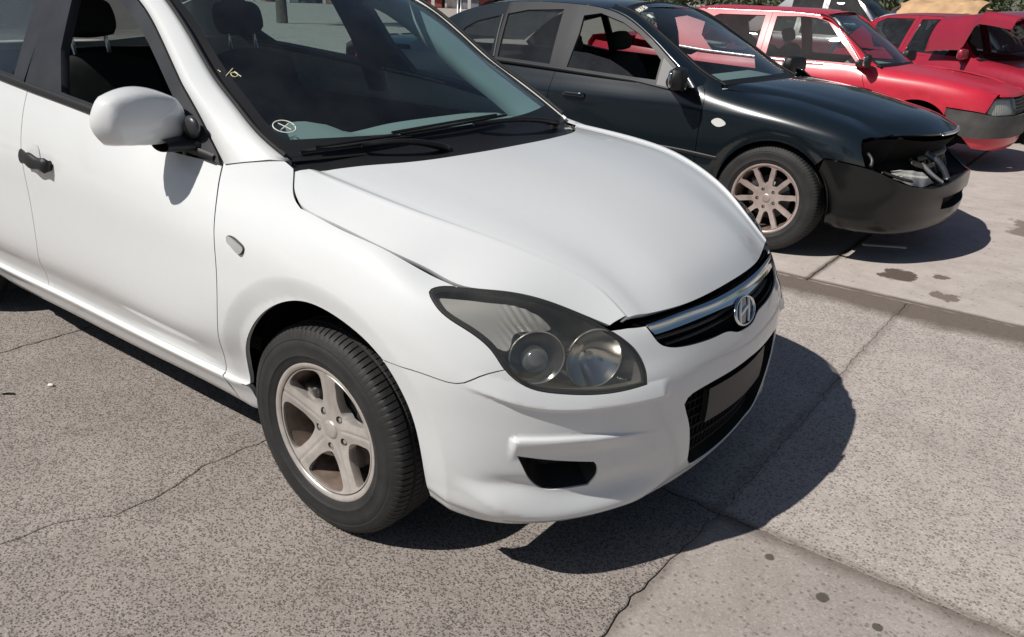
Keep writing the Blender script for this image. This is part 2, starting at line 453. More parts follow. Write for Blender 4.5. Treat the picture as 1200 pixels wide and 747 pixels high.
# ---------------------------------------------------------------- ground: concrete slabs over a soil bed
def mathn(nt, op, a, b=None, c=None):
    n = node(nt, 'ShaderNodeMath', operation=op)
    for i, q in enumerate((a, b, c)):
        if q is None: continue
        if hasattr(q, 'is_output'): nt.links.new(q, n.inputs[i])
        else: n.inputs[i].default_value = q
    return n.outputs[0]
def concrete(name, c_lo, c_hi, pit_col, pit_amt, pit_scale, stain=.25, stain_col=(.13, .10, .08), fine=.5, extra=None, pit_lo=.56):
    m, nt, b = nmat(name); co = objcoord(nt)
    big = noise(nt, co, .8, 6, .6, .4); mid = noise(nt, co, 6, 5, .65); sand = noise(nt, co, 420, 2, .7)
    base = ramp(nt, mid, [(.3, c_lo), (.7, c_hi)])
    base = mixc(nt, ramp(nt, sand, [(.35, g3(0)), (.65, g3(fine))]), base, tuple(x*.72 for x in c_lo))
    # soft stains with their own shape
    sm_ = ramp(nt, big, [(.50, g3(0)), (.72, g3(stain))]); base = mixc(nt, sm_, base, stain_col)
    spots = noise(nt, co, 3.1, 3, .5, 1.2); base = mixc(nt, ramp(nt, spots, [(.66, g3(0)), (.74, g3(stain*1.2))]), base, stain_col)
    blot = noise(nt, co, 2.6, 6, .7, .6); base = mixc(nt, ramp(nt, blot, [(.46, g3(0)), (.66, g3(stain*1.6))]), base, tuple(x*.70 for x in c_lo))
    # stones of mixed tone with pits between them
    dn = noise(nt, co, 2.2, 4, .6)
    def cells(scale):
        vn = nt.nodes.new('ShaderNodeTexVoronoi'); vn.feature = 'F1'; vn.inputs['Scale'].default_value = scale; vn.inputs['Randomness'].default_value = 1
        wr = nt.nodes.new('ShaderNodeVectorMath'); wr.operation = 'MULTIPLY_ADD'; nz = nt.nodes.new('ShaderNodeTexNoise'); nz.inputs['Scale'].default_value = scale*.9; nt.links.new(co, nz.inputs['Vector'])
        nt.links.new(nz.outputs['Color'], wr.inputs[0]); wr.inputs[1].default_value = (.9/scale,)*3; nt.links.new(co, wr.inputs[2]); nt.links.new(wr.outputs[0], vn.inputs['Vector'])
        sp = nt.nodes.new('ShaderNodeSeparateColor'); nt.links.new(vn.outputs['Color'], sp.inputs[0])
        return sp.outputs[0], sp.outputs[1], vn.outputs['Distance']
    r1, r2, d1 = cells(pit_scale); q1, q2, e1 = cells(pit_scale*2.1)
    col = mixc(nt, ramp(nt, q1, [(.0, g3(fine)), (.5, g3(0))]), base, tuple(x*.50 for x in c_lo))
    col = mixc(nt, ramp(nt, q2, [(.72, g3(0)), (1.0, g3(fine*.8))]), col, tuple(min(1, x*1.38) for x in c_hi))
    # a cell is a pit when its random value falls under a threshold that drifts over the slab
    th = mathn(nt, 'MULTIPLY_ADD', dn, .5, pit_lo-.25)
    isp = ramp(nt, mathn(nt, 'SUBTRACT', th, r1), [(.0, g3(0)), (.05, g3(1))])
    rad = ramp(nt, d1, [(.26, g3(1)), (.66, g3(0))])
    pm = mathn(nt, 'MULTIPLY', mathn(nt, 'MULTIPLY', isp, rad), pit_amt)
    col = mixc(nt, pm, col, pit_col)
    if extra: col = extra(nt, co, col)
    nt.links.new(col, b.inputs['Base Color']); b.inputs['Roughness'].default_value = .88; b.inputs['Specular IOR Level'].default_value = .25
    h = node(nt, 'ShaderNodeMath', operation='MULTIPLY_ADD'); nt.links.new(pm, h.inputs[0]); h.inputs[1].default_value = -1.0
    nt.links.new(mid, h.inputs[2])
    h2 = node(nt, 'ShaderNodeMath', operation='MULTIPLY_ADD'); nt.links.new(sand, h2.inputs[0]); h2.inputs[1].default_value = .5; nt.links.new(h.outputs[0], h2.inputs[2])
    bp = node(nt, 'ShaderNodeBump'); bp.inputs['Strength'].default_value = .55; bp.inputs['Distance'].default_value = .0035
    nt.links.new(h2.outputs[0], bp.inputs['Height']); nt.links.new(bp.outputs[0], b.inputs['Normal'])
    return m
def near_line(nt, co, axis, at, w, amp, scale=5, k0=.2, k1=.85):
    """mask: 1 on the dirty side of a joint, with a ragged edge"""
    s = node(nt, 'ShaderNodeSeparateXYZ'); nt.links.new(co, s.inputs[0])
    n = noise(nt, co, scale, 5, .65)
    d = mathn(nt, 'ABSOLUTE', mathn(nt, 'SUBTRACT', s.outputs[axis], at))
    d = mathn(nt, 'ADD', d, mathn(nt, 'MULTIPLY', mathn(nt, 'SUBTRACT', n, .5), amp))
    return ramp(nt, mathn(nt, 'DIVIDE', d, w), [(k0, g3(k1)), (1.0, g3(0))])
def spill(nt, co, cx, cy, rx, ry, amp=.8, scale=9):
    s = node(nt, 'ShaderNodeSeparateXYZ'); nt.links.new(co, s.inputs[0])
    a = mathn(nt, 'DIVIDE', mathn(nt, 'SUBTRACT', s.outputs[0], cx), rx); c = mathn(nt, 'DIVIDE', mathn(nt, 'SUBTRACT', s.outputs[1], cy), ry)
    r = mathn(nt, 'SQRT', mathn(nt, 'ADD', mathn(nt, 'MULTIPLY', a, a), mathn(nt, 'MULTIPLY', c, c)))
    n = noise(nt, co, scale, 4, .6)
    return ramp(nt, mathn(nt, 'ADD', r, mathn(nt, 'MULTIPLY', mathn(nt, 'SUBTRACT', n, .5), amp*2)), [(.82, g3(.85)), (1.0, g3(0))])
DIRT = (.105, .080, .064)
def ex_coarse(nt, co, col):
    col = mixc(nt, near_line(nt, co, 1, 2.29, .24, .22, 4, .45, .9), col, (.15, .118, .098))
    col = mixc(nt, near_line(nt, co, 1, -.03, .040, .05, 9, .15, .55), col, DIRT)
    return mixc(nt, near_line(nt, co, 0, .82, .030, .05, 11, .2, .30), col, DIRT)
def ex_far(nt, co, col):
    col = mixc(nt, near_line(nt, co, 1, 2.40, .045, .04, 8), col, DIRT)
    col = mixc(nt, near_line(nt, co, 0, .28, .03, .02, 8), col, DIRT)
    col = mixc(nt, spill(nt, co, .66, 2.85, .11, .13, .75, 11), col, (.055, .032, .020))
    col = mixc(nt, spill(nt, co, .86, 2.98, .05, .05, .8, 16), col, (.13, .095, .075))
    col = mixc(nt, spill(nt, co, .95, 2.62, .10, .07, 1.0, 12), col, (.17, .13, .11))
    return mixc(nt, spill(nt, co, 1.5, 4.7, .55, .5, .9, 5), col, (.19, .155, .135))
def ex_smooth(nt, co, col):
    col = mixc(nt, near_line(nt, co, 1, -.03, .060, .07, 8, .15, .62), col, DIRT)
    col = mixc(nt, near_line(nt, co, 0, .82, .035, .05, 11, .2, .45), col, DIRT)
    col = mixc(nt, spill(nt, co, 1.20, -.20, .018, .022, .5, 30), col, (.07, .06, .052))
    col = mixc(nt, spill(nt, co, 1.34, -.22, .014, .016, .5, 30), col, (.07, .06, .052))
    return mixc(nt, spill(nt, co, 1.03, -.13, .014, .016, .5, 30), col, (.08, .065, .055))
C_AGG = concrete('aggregate_concrete', (.340, .300, .274), (.440, .392, .360), (.070, .060, .055), .88, 168, .28, (.19, .155, .135), .62, None, .52)
C_COARSE = concrete('coarse_pale_concrete', (.48, .428, .394), (.61, .548, .505), (.17, .147, .134), .76, 116, .24, (.27, .222, .19), .50, ex_coarse, .40)
C_SMOOTH = concrete('smooth_concrete', (.385, .342, .314), (.48, .432, .400), (.15, .128, .115), .6, 90, .22, (.21, .175, .15), .36, ex_smooth, .16)
C_FAR = concrete('pale_beige_concrete', (.49, .432, .396), (.59, .53, .49), (.2, .165, .14), .6, 50, .25, (.30, .25, .22), .12, ex_far, .05)
C_YARD = concrete('yard_concrete', (.38, .34, .31), (.48, .43, .39), (.2, .17, .15), .3, 30, .35, (.24, .20, .17), .1, None, .05)
SOIL = plain('joint_dirt', (.040, .032, .027), .95, var=.4, vscale=30)
ground = struct(link_mesh('ground', [(-600, -400, -.03), (600, -400, -.03), (600, 900, -.03), (-600, 900, -.03)], [[0, 1, 2, 3]], C_YARD, smooth=False))
bed = link_mesh('joint_bed', [(-9.2, -6.0, -.014), (8.0, -6.0, -.014), (8.0, 20, -.014), (-9.2, 20, -.014)], [[0, 1, 2, 3]], SOIL, ground, smooth=False)
def wob(seed, amp, ts):
    r = np.random.default_rng(seed); out = np.zeros(len(ts))
    for k in range(1, 22): out += amp*r.normal()/k**.9*np.sin(ts*k*1.15+r.uniform(0, 6.3))
    for k in range(14): out += .0011*r.normal()*np.sin(ts*r.uniform(25, 95)+r.uniform(0, 6.3))
    return out
XJ1 = [-9.15, -7.4, -6.03, -4.66, -3.28, -1.91, -.55, .82, 2.19, 3.56, 4.93, 6.3, 7.95]; XJ2 = [-9.15, -7.94, -6.57, -5.2, -3.83, -2.46, -1.09, .28, 1.65, 3.02, 4.39, 5.76, 7.95]
YJ = [-5.95, -4.85, -2.44, -.03, 2.38, 4.79, 7.20, 9.61, 12.02, 14.43, 16.84, 19.9]
def jx(i, row, ys):
    X = XJ1 if row < 4 else XJ2; x = X[i]; amp = {-.55: .012, .82: .007}.get(x, .003)
    base = np.zeros(len(ys))
    if x == -.55: base = np.interp(ys, [-2.4, -1.44, -1.31, -1.18, -1.06, -.87, -.66, .2], [-.04, -.07, -.06, .02, .03, 0, .03, 0])
    return x+base+wob(i*31+(0 if row < 4 else 7), amp, ys)
def jy(j, xs): return YJ[j]+wob(500+j, .005 if j in (3, 4) else .003, xs)
for r in range(len(YJ)-1):
    X = XJ1 if r < 4 else XJ2
    for i in range(len(X)-1):
        if X[i+1] < -4 and YJ[r] < -2: pass
        gx = .0016 if r < 4 else .0022; gy = .0035
        near = -3.4 < X[i] < 3 and -3 < YJ[r] < 6
        n = 150 if near else 8
        gl = {.82: .0024, -.55: .0020, -1.91: .0046}.get(X[i], gx); gr = {.82: .0024, -.55: .0020, -1.91: .0046}.get(X[i+1], gx)
        xs = np.linspace(X[i], X[i+1], n); ys = np.linspace(YJ[r], YJ[r+1], n)
        tap = lambda x: np.interp(ys, [-.45, -.1, 2.2, 2.4], [1, .25, .30, .7]) if x == .82 else 1.0
        lft = jx(i, r, ys)+gl*tap(X[i]); rgt = jx(i+1, r, ys)-gr*tap(X[i+1])
        bo = jy(r, np.linspace(X[i], X[i+1], n))+gy; to = jy(r+1, np.linspace(X[i], X[i+1], n))-gy
        ring = [(x, y) for x, y in zip(np.linspace(lft[0], rgt[0], n), bo)][:-1]+[(x, y) for x, y in zip(rgt, np.linspace(bo[-1], to[-1], n))][:-1]+[(x, y) for x, y in zip(np.linspace(rgt[-1], lft[-1], n), to[::-1])][:-1]+[(x, y) for x, y in zip(lft[::-1], np.linspace(to[0], bo[0], n))][:-1]
        m = len(ring); q = np.array(ring); inn = shrink(q, .003)
        V = [(x, y, -.013) for x, y in ring]+[(x, y, -.0022) for x, y in ring]+[(x, y, 0) for x, y in inn]
        F = [[a, (a+1) % m, m+(a+1) % m, m+a] for a in range(m)]+[[m+a, m+(a+1) % m, 2*m+(a+1) % m, 2*m+a] for a in range(m)]
        # cap: fan of two strips keeps the faces clean
        F.append([2*m+a for a in range(m)])
        mt = C_FAR if r >= 4 else (C_SMOOTH if X[i] >= .8 and r < 3 else (C_COARSE if r == 3 and X[i] > -.6 else C_AGG))
        ob = link_mesh('slab', V, F, mt, ground, smooth=False)
def skin_grid(plan, prof):
    """plan: stations (x, w) rear centre -> side -> front centre; prof: per station rows of (offset along the outward normal, z)"""
    plan = np.asarray(plan, float); n = len(plan)
    d = np.concatenate([[0], np.cumsum(np.linalg.norm(np.diff(plan, axis=0), axis=1))])
    ext = np.vstack([plan[1]*[1, -1], plan, plan[-2]*[1, -1]])
    t = np.concatenate([[-d[1]], d, [2*d[-1]-d[-2]]])
    M = natural_m(t, ext); e = 1e-3
    tan = (spline_eval(t, ext, M, d+e)-spline_eval(t, ext, M, d-e))
    nor = np.stack([-tan[:, 1], tan[:, 0]], 1); nor /= np.linalg.norm(nor, axis=1)[:, None]
    G = np.zeros((n, len(prof[0]), 3))
    for i in range(n):
        for j, (o, z) in enumerate(prof[i]):
            q = plan[i]+nor[i]*o
            G[i, j] = (q[0], -q[1], z)          # right-hand side of the car: y = -w
    return G

HB_PLAN = [(-3.40, 0), (-3.385, .38), (-3.31, .64), (-3.10, .81), (-2.65, .872), (-2.15, .886), (-1.52, .888), (-1.0, .888),
           (-.48, .886), (-.20, .884), (.05, .880), (.22, .868), (.36, .845), (.48, .800), (.585, .720), (.665, .620), (.745, .475), (.80, .33), (.832, .17), (.845, 0)]
HB_PROF = [
 [(-.16, .25), (-.10, .27), (-.04, .32), (-.02, .38), (0, .46), (0, .56), (-.03, .70), (-.06, .85), (-.11, 1.0), (-.17, 1.14)],
 [(-.16, .25), (-.10, .27), (-.04, .32), (-.02, .38), (0, .46), (0, .56), (-.03, .70), (-.06, .85), (-.11, 1.0), (-.17, 1.14)],
 [(-.15, .24), (-.09, .26), (-.04, .31), (-.02, .37), (0, .46), (0, .56), (-.02, .70), (-.05, .86), (-.10, 1.02), (-.16, 1.16)],
 [(-.13, .21), (-.08, .23), (-.04, .29), (-.03, .34), (-.01, .43), (0, .56), (-.003, .73), (-.015, .88), (-.05, 1.03), (-.10, 1.17)],
 [(-.16, .215), (-.105, .238), (-.047, .328), (-.061, .350), (-.047, .405), (-.005, .505), (0, .74), (-.006, .88), (-.036, 1.03), (-.09, 1.17)],
 [(-.16, .215), (-.105, .238), (-.047, .328), (-.061, .350), (-.047, .405), (-.005, .505), (0, .74), (-.005, .88), (-.035, 1.02), (-.09, 1.16)],
 [(-.16, .215), (-.105, .238), (-.047, .328), (-.061, .350), (-.047, .405), (-.005, .505), (0, .73), (-.005, .87), (-.035, 1.0), (-.09, 1.14)],
 [(-.16, .215), (-.105, .238), (-.047, .328), (-.061, .350), (-.047, .405), (-.005, .505), (0, .71), (-.006, .85), (-.035, .97), (-.10, 1.10)],
 [(-.16, .215), (-.105, .238), (-.047, .328), (-.061, .350), (-.047, .405), (-.005, .505), (-.002, .70), (-.015, .82), (-.060, .91), (-.17, 1.02)],
 [(-.13, .21), (-.09, .228), (-.050, .318), (-.048, .348), (-.036, .41), (-.006, .55), (0, .70), (-.022, .83), (-.10, .925), (-.244, .985)],
 [(-.12, .19), (-.08, .205), (-.045, .27), (-.035, .31), (-.02, .38), (-.002, .55), (0, .69), (-.015, .79), (-.070, .880), (-.18, .928)],
 [(-.12, .195), (-.075, .215), (-.045, .27), (-.03, .31), (-.015, .38), (0, .54), (0, .67), (-.016, .76), (-.068, .843), (-.165, .888)],
 [(-.12, .20), (-.065, .222), (-.035, .27), (-.022, .31), (-.010, .38), (0, .52), (0, .645), (-.014, .720), (-.052, .785), (-.135, .825)],
 [(-.12, .185), (-.06, .205), (-.025, .255), (-.015, .31), (-.006, .38), (0, .50), (0, .62), (-.020, .690), (-.056, .757), (-.125, .803)],
 [(-.12, .17), (-.055, .19), (-.022, .24), (-.014, .31), (-.006, .38), (0, .48), (-.005, .60), (-.025, .670), (-.060, .737), (-.122, .787)],
 [(-.12, .165), (-.055, .185), (-.022, .235), (-.014, .30), (-.006, .38), (0, .47), (-.005, .58), (-.028, .645), (-.064, .710), (-.120, .765)],
 [(-.12, .165), (-.055, .185), (-.022, .235), (-.014, .30), (-.006, .38), (0, .46), (0, .565), (-.022, .62), (-.048, .68), (-.090, .732)],
 [(-.12, .17), (-.055, .19), (-.024, .24), (-.012, .30), (-.002, .38), (0, .46), (-.005, .56), (-.025, .62), (-.05, .675), (-.085, .715)],
 [(-.12, .175), (-.058, .195), (-.026, .245), (-.012, .30), (-.002, .38), (0, .46), (-.010, .56), (-.030, .62), (-.052, .67), (-.085, .705)],
 [(-.12, .18), (-.06, .20), (-.028, .25), (-.013, .30), (-.002, .38), (0, .46), (-.013, .56), (-.035, .62), (-.055, .67), (-.09, .70)],
]
def front_rows(*a): return list(a)
FA_PLAN = [(-3.98, 0), (-3.96, .45), (-3.88, .72), (-3.55, .875), (-2.83, .915), (-2.2, .925), (-1.55, .925), (-.95, .925), (-.45, .922), (-.2, .919),
           (.05, .915), (.25, .905), (.42, .88), (.56, .83), (.68, .75), (.78, .63), (.86, .46), (.905, .30), (.93, .15), (.935, 0)]
_r = [(-.16, .26), (-.10, .28), (-.03, .33), (-.01, .38), (0, .46), (0, .58), (-.02, .70), (-.04, .82), (-.07, .94), (-.12, 1.02)]
_d = [(-.14, .19), (-.10, .21), (-.05, .29), (-.035, .36), (-.012, .48), (0, .62), (-.004, .74), (-.012, .83), (-.045, .91), (-.09, 1.0)]
FA_PROF = [_r, _r, _r,
 [(-.14, .22), (-.10, .24), (-.04, .31), (-.03, .38), (-.012, .48), (0, .62), (-.004, .75), (-.014, .85), (-.06, .94), (-.14, 1.02)],
 [(-.14, .19), (-.10, .21), (-.05, .29), (-.035, .36), (-.012, .48), (0, .62), (-.004, .75), (-.012, .85), (-.05, .94), (-.11, 1.03)],
 _d, _d, _d,
 [(-.14, .19), (-.10, .21), (-.05, .29), (-.035, .36), (-.012, .48), (0, .62), (-.004, .74), (-.014, .83), (-.05, .905), (-.16, 1.0)],
 [(-.14, .19), (-.10, .21), (-.05, .29), (-.03, .36), (-.010, .48), (0, .61), (-.004, .72), (-.016, .82), (-.08, .89), (-.30, .94)],
 [(-.14, .20), (-.10, .22), (-.05, .29), (-.03, .36), (-.010, .48), (0, .60), (-.004, .70), (-.020, .80), (-.10, .865), (-.32, .91)],
 [(-.13, .20), (-.09, .22), (-.045, .28), (-.025, .35), (-.008, .46), (0, .58), (-.003, .68), (-.022, .77), (-.10, .83), (-.30, .87)],
 [(-.12, .20), (-.07, .22), (-.03, .28), (-.018, .34), (-.004, .44), (0, .56), (0, .66), (-.025, .74), (-.10, .795), (-.28, .835)],
 [(-.12, .19), (-.06, .21), (-.025, .26), (-.014, .33), (-.003, .42), (0, .53), (0, .63), (-.030, .70), (-.09, .75), (-.22, .80)],
 [(-.12, .18), (-.055, .20), (-.022, .25), (-.012, .32), (-.002, .41), (0, .50), (0, .60), (-.030, .67), (-.08, .72), (-.16, .77)],
 [(-.12, .175), (-.052, .195), (-.02, .25), (-.010, .32), (0, .40), (0, .49), (-.005, .58), (-.035, .645), (-.07, .70), (-.12, .75)],
 [(-.12, .175), (-.05, .195), (-.02, .25), (-.010, .32), (0, .40), (0, .48), (-.010, .56), (-.040, .63), (-.07, .69), (-.11, .735)],
 [(-.12, .175), (-.05, .195), (-.02, .25), (-.010, .32), (0, .40), (0, .48), (-.010, .56), (-.043, .63), (-.075, .69), (-.115, .73)],
 [(-.12, .18), (-.05, .20), (-.02, .25), (-.010, .32), (0, .40), (0, .48), (-.010, .56), (-.045, .63), (-.08, .69), (-.12, .727)],
 [(-.12, .18), (-.05, .20), (-.02, .25), (-.010, .32), (0, .40), (0, .48), (-.010, .56), (-.045, .63), (-.08, .69), (-.12, .725)]]
# small boxy saloon of the nineties
RC_PLAN = [(-3.25, 0), (-3.24, .40), (-3.18, .66), (-2.98, .79), (-2.43, .822), (-1.9, .828), (-1.45, .828), (-.95, .828), (-.45, .826), (-.2, .824),
           (.05, .820), (.25, .812), (.42, .795), (.56, .755), (.66, .690), (.735, .590), (.79, .45), (.815, .30), (.83, .15), (.835, 0)]
_r = [(-.14, .24), (-.08, .26), (-.02, .32), (0, .38), (0, .46), (-.01, .56), (-.03, .66), (-.05, .76), (-.08, .84), (-.13, .90)]
_d = [(-.12, .19), (-.08, .21), (-.04, .29), (-.025, .36), (-.008, .48), (0, .58), (-.003, .68), (-.010, .77), (-.035, .84), (-.08, .92)]
def _nose(z): return [(-.12, .19), (-.05, .21), (-.015, .27), (-.006, .33), (0, .42), (0, .50), (-.012, .58), (-.035, .655), (-.065, .71), (-.12, .745)]
RC_PROF = [_r, _r, _r, _d, _d, _d, _d, _d,
 [(-.12, .19), (-.08, .21), (-.04, .29), (-.025, .36), (-.008, .48), (0, .58), (-.003, .68), (-.010, .77), (-.045, .845), (-.13, .92)],
 [(-.12, .19), (-.08, .21), (-.04, .29), (-.025, .36), (-.008, .48), (0, .58), (-.003, .68), (-.012, .77), (-.06, .84), (-.22, .885)],
 [(-.12, .19), (-.08, .21), (-.04, .29), (-.025, .36), (-.008, .48), (0, .57), (-.003, .67), (-.014, .755), (-.06, .82), (-.22, .86)],
 [(-.12, .19), (-.08, .21), (-.04, .28), (-.02, .35), (-.006, .46), (0, .56), (-.003, .66), (-.016, .735), (-.06, .795), (-.20, .83)],
 [(-.12, .19), (-.07, .21), (-.03, .28), (-.012, .34), (-.003, .44), (0, .54), (-.003, .64), (-.020, .715), (-.06, .765), (-.18, .80)],
 [(-.12, .19), (-.06, .21), (-.02, .27), (-.008, .33), (0, .43), (0, .52), (-.006, .61), (-.028, .685), (-.06, .735), (-.15, .77)],
 _nose(0), _nose(0), _nose(0), _nose(0), _nose(0), _nose(0)]
MARK_C = (.074, .155); MARK_A = (.040, .425)
# ---------------------------------------------------------------- wheels
def tyre_mesh(R, rim_r, width, blocks=100):
    """tyre about the y axis, outer side towards -y; shoulder and tread grooves cut in"""
    hw = width/2; H = R-rim_r
    prof = []   # (r, y, tread weight)
    side = [(rim_r-.008, .80, 0), (rim_r+.004, .90, 0), (rim_r+.012, .93, 0), (rim_r+.20*H, .965, 0), (rim_r+.22*H, .985, 0), (rim_r+.25*H, .985, 0), (rim_r+.27*H, .972, 0), (rim_r+.45*H, 1.0, 0), (rim_r+.60*H, .992, 0), (rim_r+.62*H, .972, 0), (rim_r+.64*H, .968, 0), (rim_r+.66*H, .980, 0), (rim_r+.78*H, .93, 0), (rim_r+.90*H, .85, .5), (R-.006, .76, 1), (R-.002, .66, 1)]
    for r, y, w in side: prof.append((r, -y*hw, w))
    for y in (.50, .47, .40, .37): prof.append((R-(.008 if y in (.47, .40) else 0), -y*hw, 0 if y in (.47, .40) else .6))
    for y in (.12, .09, .02, -.01): prof.append((R+.001-(.008 if y in (.09, .02) else 0), -y*hw, .3 if y in (.12, -.01) else 0))
    for y in (.37, .40, .47, .50): prof.append((R-(.008 if y in (.47, .40) else 0), y*hw, 0 if y in (.47, .40) else .6))
    for r, y, w in side[::-1]: prof.append((r, y*hw, w))
    ang = []; cut = []
    for k in range(blocks):
        a = 2*math.pi*k/blocks; st = 2*math.pi/blocks
        for t, c in ((0, 0), (.40, 0), (.74, 0), (.78, 1), (.94, 1), (.98, 0)): ang.append(a+t*st); cut.append(c)
    ang = np.array(ang); cut = np.array(cut)
    V = []
    for r, y, w in prof:
        rr = r-cut*w*.0042; sk = .35*(abs(y)/hw)*2*math.pi/blocks*(1 if y > 0 else -1)
        V.append(np.stack([rr*np.cos(ang+sk), np.full(len(ang), y), rr*np.sin(ang+sk)], 1))
    v, f = loft(V, closed_v=True)
    return v, f

GRIME = plain('brake_grime', (.17, .125, .10), .6, metal=.2, var=.45, vscale=25)
def rim_mesh(rr, width, n=72):
    hw = width/2
    p = [(rr+.003, -hw*.90), (rr+.004, -hw*.94), (rr-.001, -hw*.965), (rr-.008, -hw*.955), (rr-.014, -hw*.90), (rr-.020, -hw*.70), (rr-.026, -hw*.2), (rr-.03, hw*.5), (rr-.02, hw*.9), (rr+.002, hw*.95)]
    return lathe(p, n)

def spoked_face(rr, y_rim, y_hub, windows, bosses, mat, parent, h=.008, depth=.028, ridge=None, lines=()):
    """wheel face: a dished disc with real window holes; windows: list of 2D outlines, bosses: lug recess outlines"""
    def f(A, B):
        r = np.hypot(A, B); t = np.clip(r/rr, 0, 1)
        y = y_hub+(y_rim-y_hub)*t**1.6
        if ridge is not None: y = y+ridge(A, B, r)
        return np.stack([A, y, B], 1)
    S = Func(f)
    th = np.linspace(0, 2*np.pi, 140, endpoint=False)
    outer = np.stack([(rr-.006)*np.cos(th), (rr-.006)*np.sin(th)], 1)
    v, fa, n = trim(S, outer, windows+bosses, h, depth, lines=lines)
    return link_mesh('wheel_face', v, fa, mat, parent, n)

WHEELS = {}
def make_wheel(parent, loc, R, rim_r, width, style, flip=False, ang=0.0, detail=True):
    """one wheel; outer face at local -y; mirrored wheels are turned round"""
    w = bpy.data.objects.new('wheel', None); COL.objects.link(w); w.parent = parent; w.location = loc
    w.rotation_euler = (0, ang, math.pi if flip else 0); w.empty_display_size = .1
    key = (R, rim_r, width, style, detail)
    if key in WHEELS:
        for c in WHEELS[key]:
            d = c.copy(); COL.objects.link(d); d.parent = w
        return w
    tv, tf = tyre_mesh(R, rim_r, width, 100 if detail else 60)
    ty = link_mesh('tyre', tv, tf, TYRE, w); sharp(ty, 40)
    mat = ALLOY if style == 'five' else ALLOY2
    rv, rf = rim_mesh(rim_r, width*.92)
    rm = link_mesh('rim', rv, rf, [mat, GRIME], w); sharp(rm, 50)
    nseg = 72
    for i_, pg in enumerate(rm.data.polygons):
        if i_//nseg >= 4: pg.material_index = 1
    hw = width*.46; rr = rim_r-.012
    yr = -hw*.90; yh = -hw*.62
    if style == 'five':
        ns = 5; wins = []; bos = []
        for k in range(ns):
            a = math.radians(85+36)+k*2*math.pi/5
            pts = [(.074, 0), (.084, .22), (.108, .37), (.140, .425), (.172, .425), (.1785, .24), (.180, 0), (.1785, -.24), (.172, -.425), (.140, -.425), (.108, -.37), (.084, -.22)]
            wins.append(curve([(r*rim_r/.2*math.cos(a+t), r*rim_r/.2*math.sin(a+t)) for r, t in pts], 60, True))
            bos.append(np.array([(.0545*math.cos(a)+.0115*math.cos(q), .0545*math.sin(a)+.0115*math.sin(q)) for q in np.linspace(0, 2*np.pi, 18, endpoint=False)]))
        def ridge(A, B, r):
            th = np.arctan2(B, A); k = np.abs((th-math.radians(85)+math.pi/5) % (2*math.pi/5)-math.pi/5)*r
            g = np.clip(1-k/.0026, 0, 1)*.0022*sstep(.04, .05, r)
            edge = np.clip((k-.010)/.03, 0, 1)*.007*sstep(.03, .07, r)*(1-sstep(.15, .185, r))
            return g+edge
        glines = []
        for k in range(5):
            a = math.radians(85)+k*2*math.pi/5
            for d in (-.0028, 0, .0028): glines.append([(r*math.cos(a)-d*math.sin(a), r*math.sin(a)+d*math.cos(a)) for r in np.linspace(.042, .178, 30)])
        fc = spoked_face(rr, yr, yh, wins, bos, mat, w, .006, .030, ridge, glines)
    else:
        ns = 10; wins = []; bos = []
        for k in range(ns):
            a = math.radians(90+18)+k*2*math.pi/ns
            pts = [(.080, 0), (.084, .11), (.10, .175), (.13, .205), (.165, .230), (.186, .235), (.191, .13), (.192, 0), (.191, -.13), (.186, -.235), (.165, -.230), (.13, -.205), (.10, -.175), (.084, -.11)]
            wins.append(curve([(r*rim_r/.21*math.cos(a+t), r*rim_r/.21*math.sin(a+t)) for r, t in pts], 40, True))
        for k in range(5):
            a = math.radians(54)+k*2*math.pi/5
            bos.append(np.array([(.056*math.cos(a)+.011*math.cos(q), .056*math.sin(a)+.011*math.sin(q)) for q in np.linspace(0, 2*np.pi, 16, endpoint=False)]))
        def ridge(A, B, r):
            th = np.arctan2(B, A); k = np.abs((th-math.radians(90)+math.pi/10) % (2*math.pi/10)-math.pi/10)*r
            return sstep(.006, .016, k)*.004*sstep(.06, .08, r)
        fc = spoked_face(rr, yr, yh, wins, bos, mat, w, .008, .022, None)
    # hub: cap, lug nuts, dark plate, brake disc and caliper behind the windows
    cv, cf = lathe([(.0001, yh-.006), (.018, yh-.0065), (.024, yh-.005), (.027, yh-.001), (.028, yh+.008)], 40)
    link_mesh('hub_cap', cv, cf, mat, w)
    for k in range(5):
        a = (math.radians(85+36) if style == 'five' else math.radians(54))+k*2*math.pi/5; r0 = .0545 if style == 'five' else .056
        nv, nf = lathe([(.0001, yh+.002), (.006, yh+.002), (.0075, yh+.005), (.0085, yh+.03)], 6, 'y', (r0*math.cos(a), 0, r0*math.sin(a)))
        o = link_mesh('lug_nut', nv, nf, CHROME2, w, smooth=False)
        bv, bf = lathe([(.0125, yh+.006), (.0115, yh+.022), (.0001, yh+.024)], 16, 'y', (r0*math.cos(a), 0, r0*math.sin(a)))
        link_mesh('lug_recess', bv, bf, STEEL, w)
    if detail:
        dv, df = lathe([(.05, .0), (.065, -.02), (.07, -.012), (.132, -.012), (.134, -.009), (.134, .012), (.06, .013)], 56)
        link_mesh('brake_disc', dv, df, STEEL, w)
        c = box((.0, 0, 0), (.06, .075, .12), .012); cv = c[0]+np.array([-.105, .0, .035])
        link_mesh('brake_caliper', cv, c[1], STEEL, w)
    bv, bf = lathe([(rim_r-.028, .03), (.0001, .04)], 40)
    link_mesh('backing_plate', bv, bf, MATTE, w)
    WHEELS[key] = list(w.children)
    return w

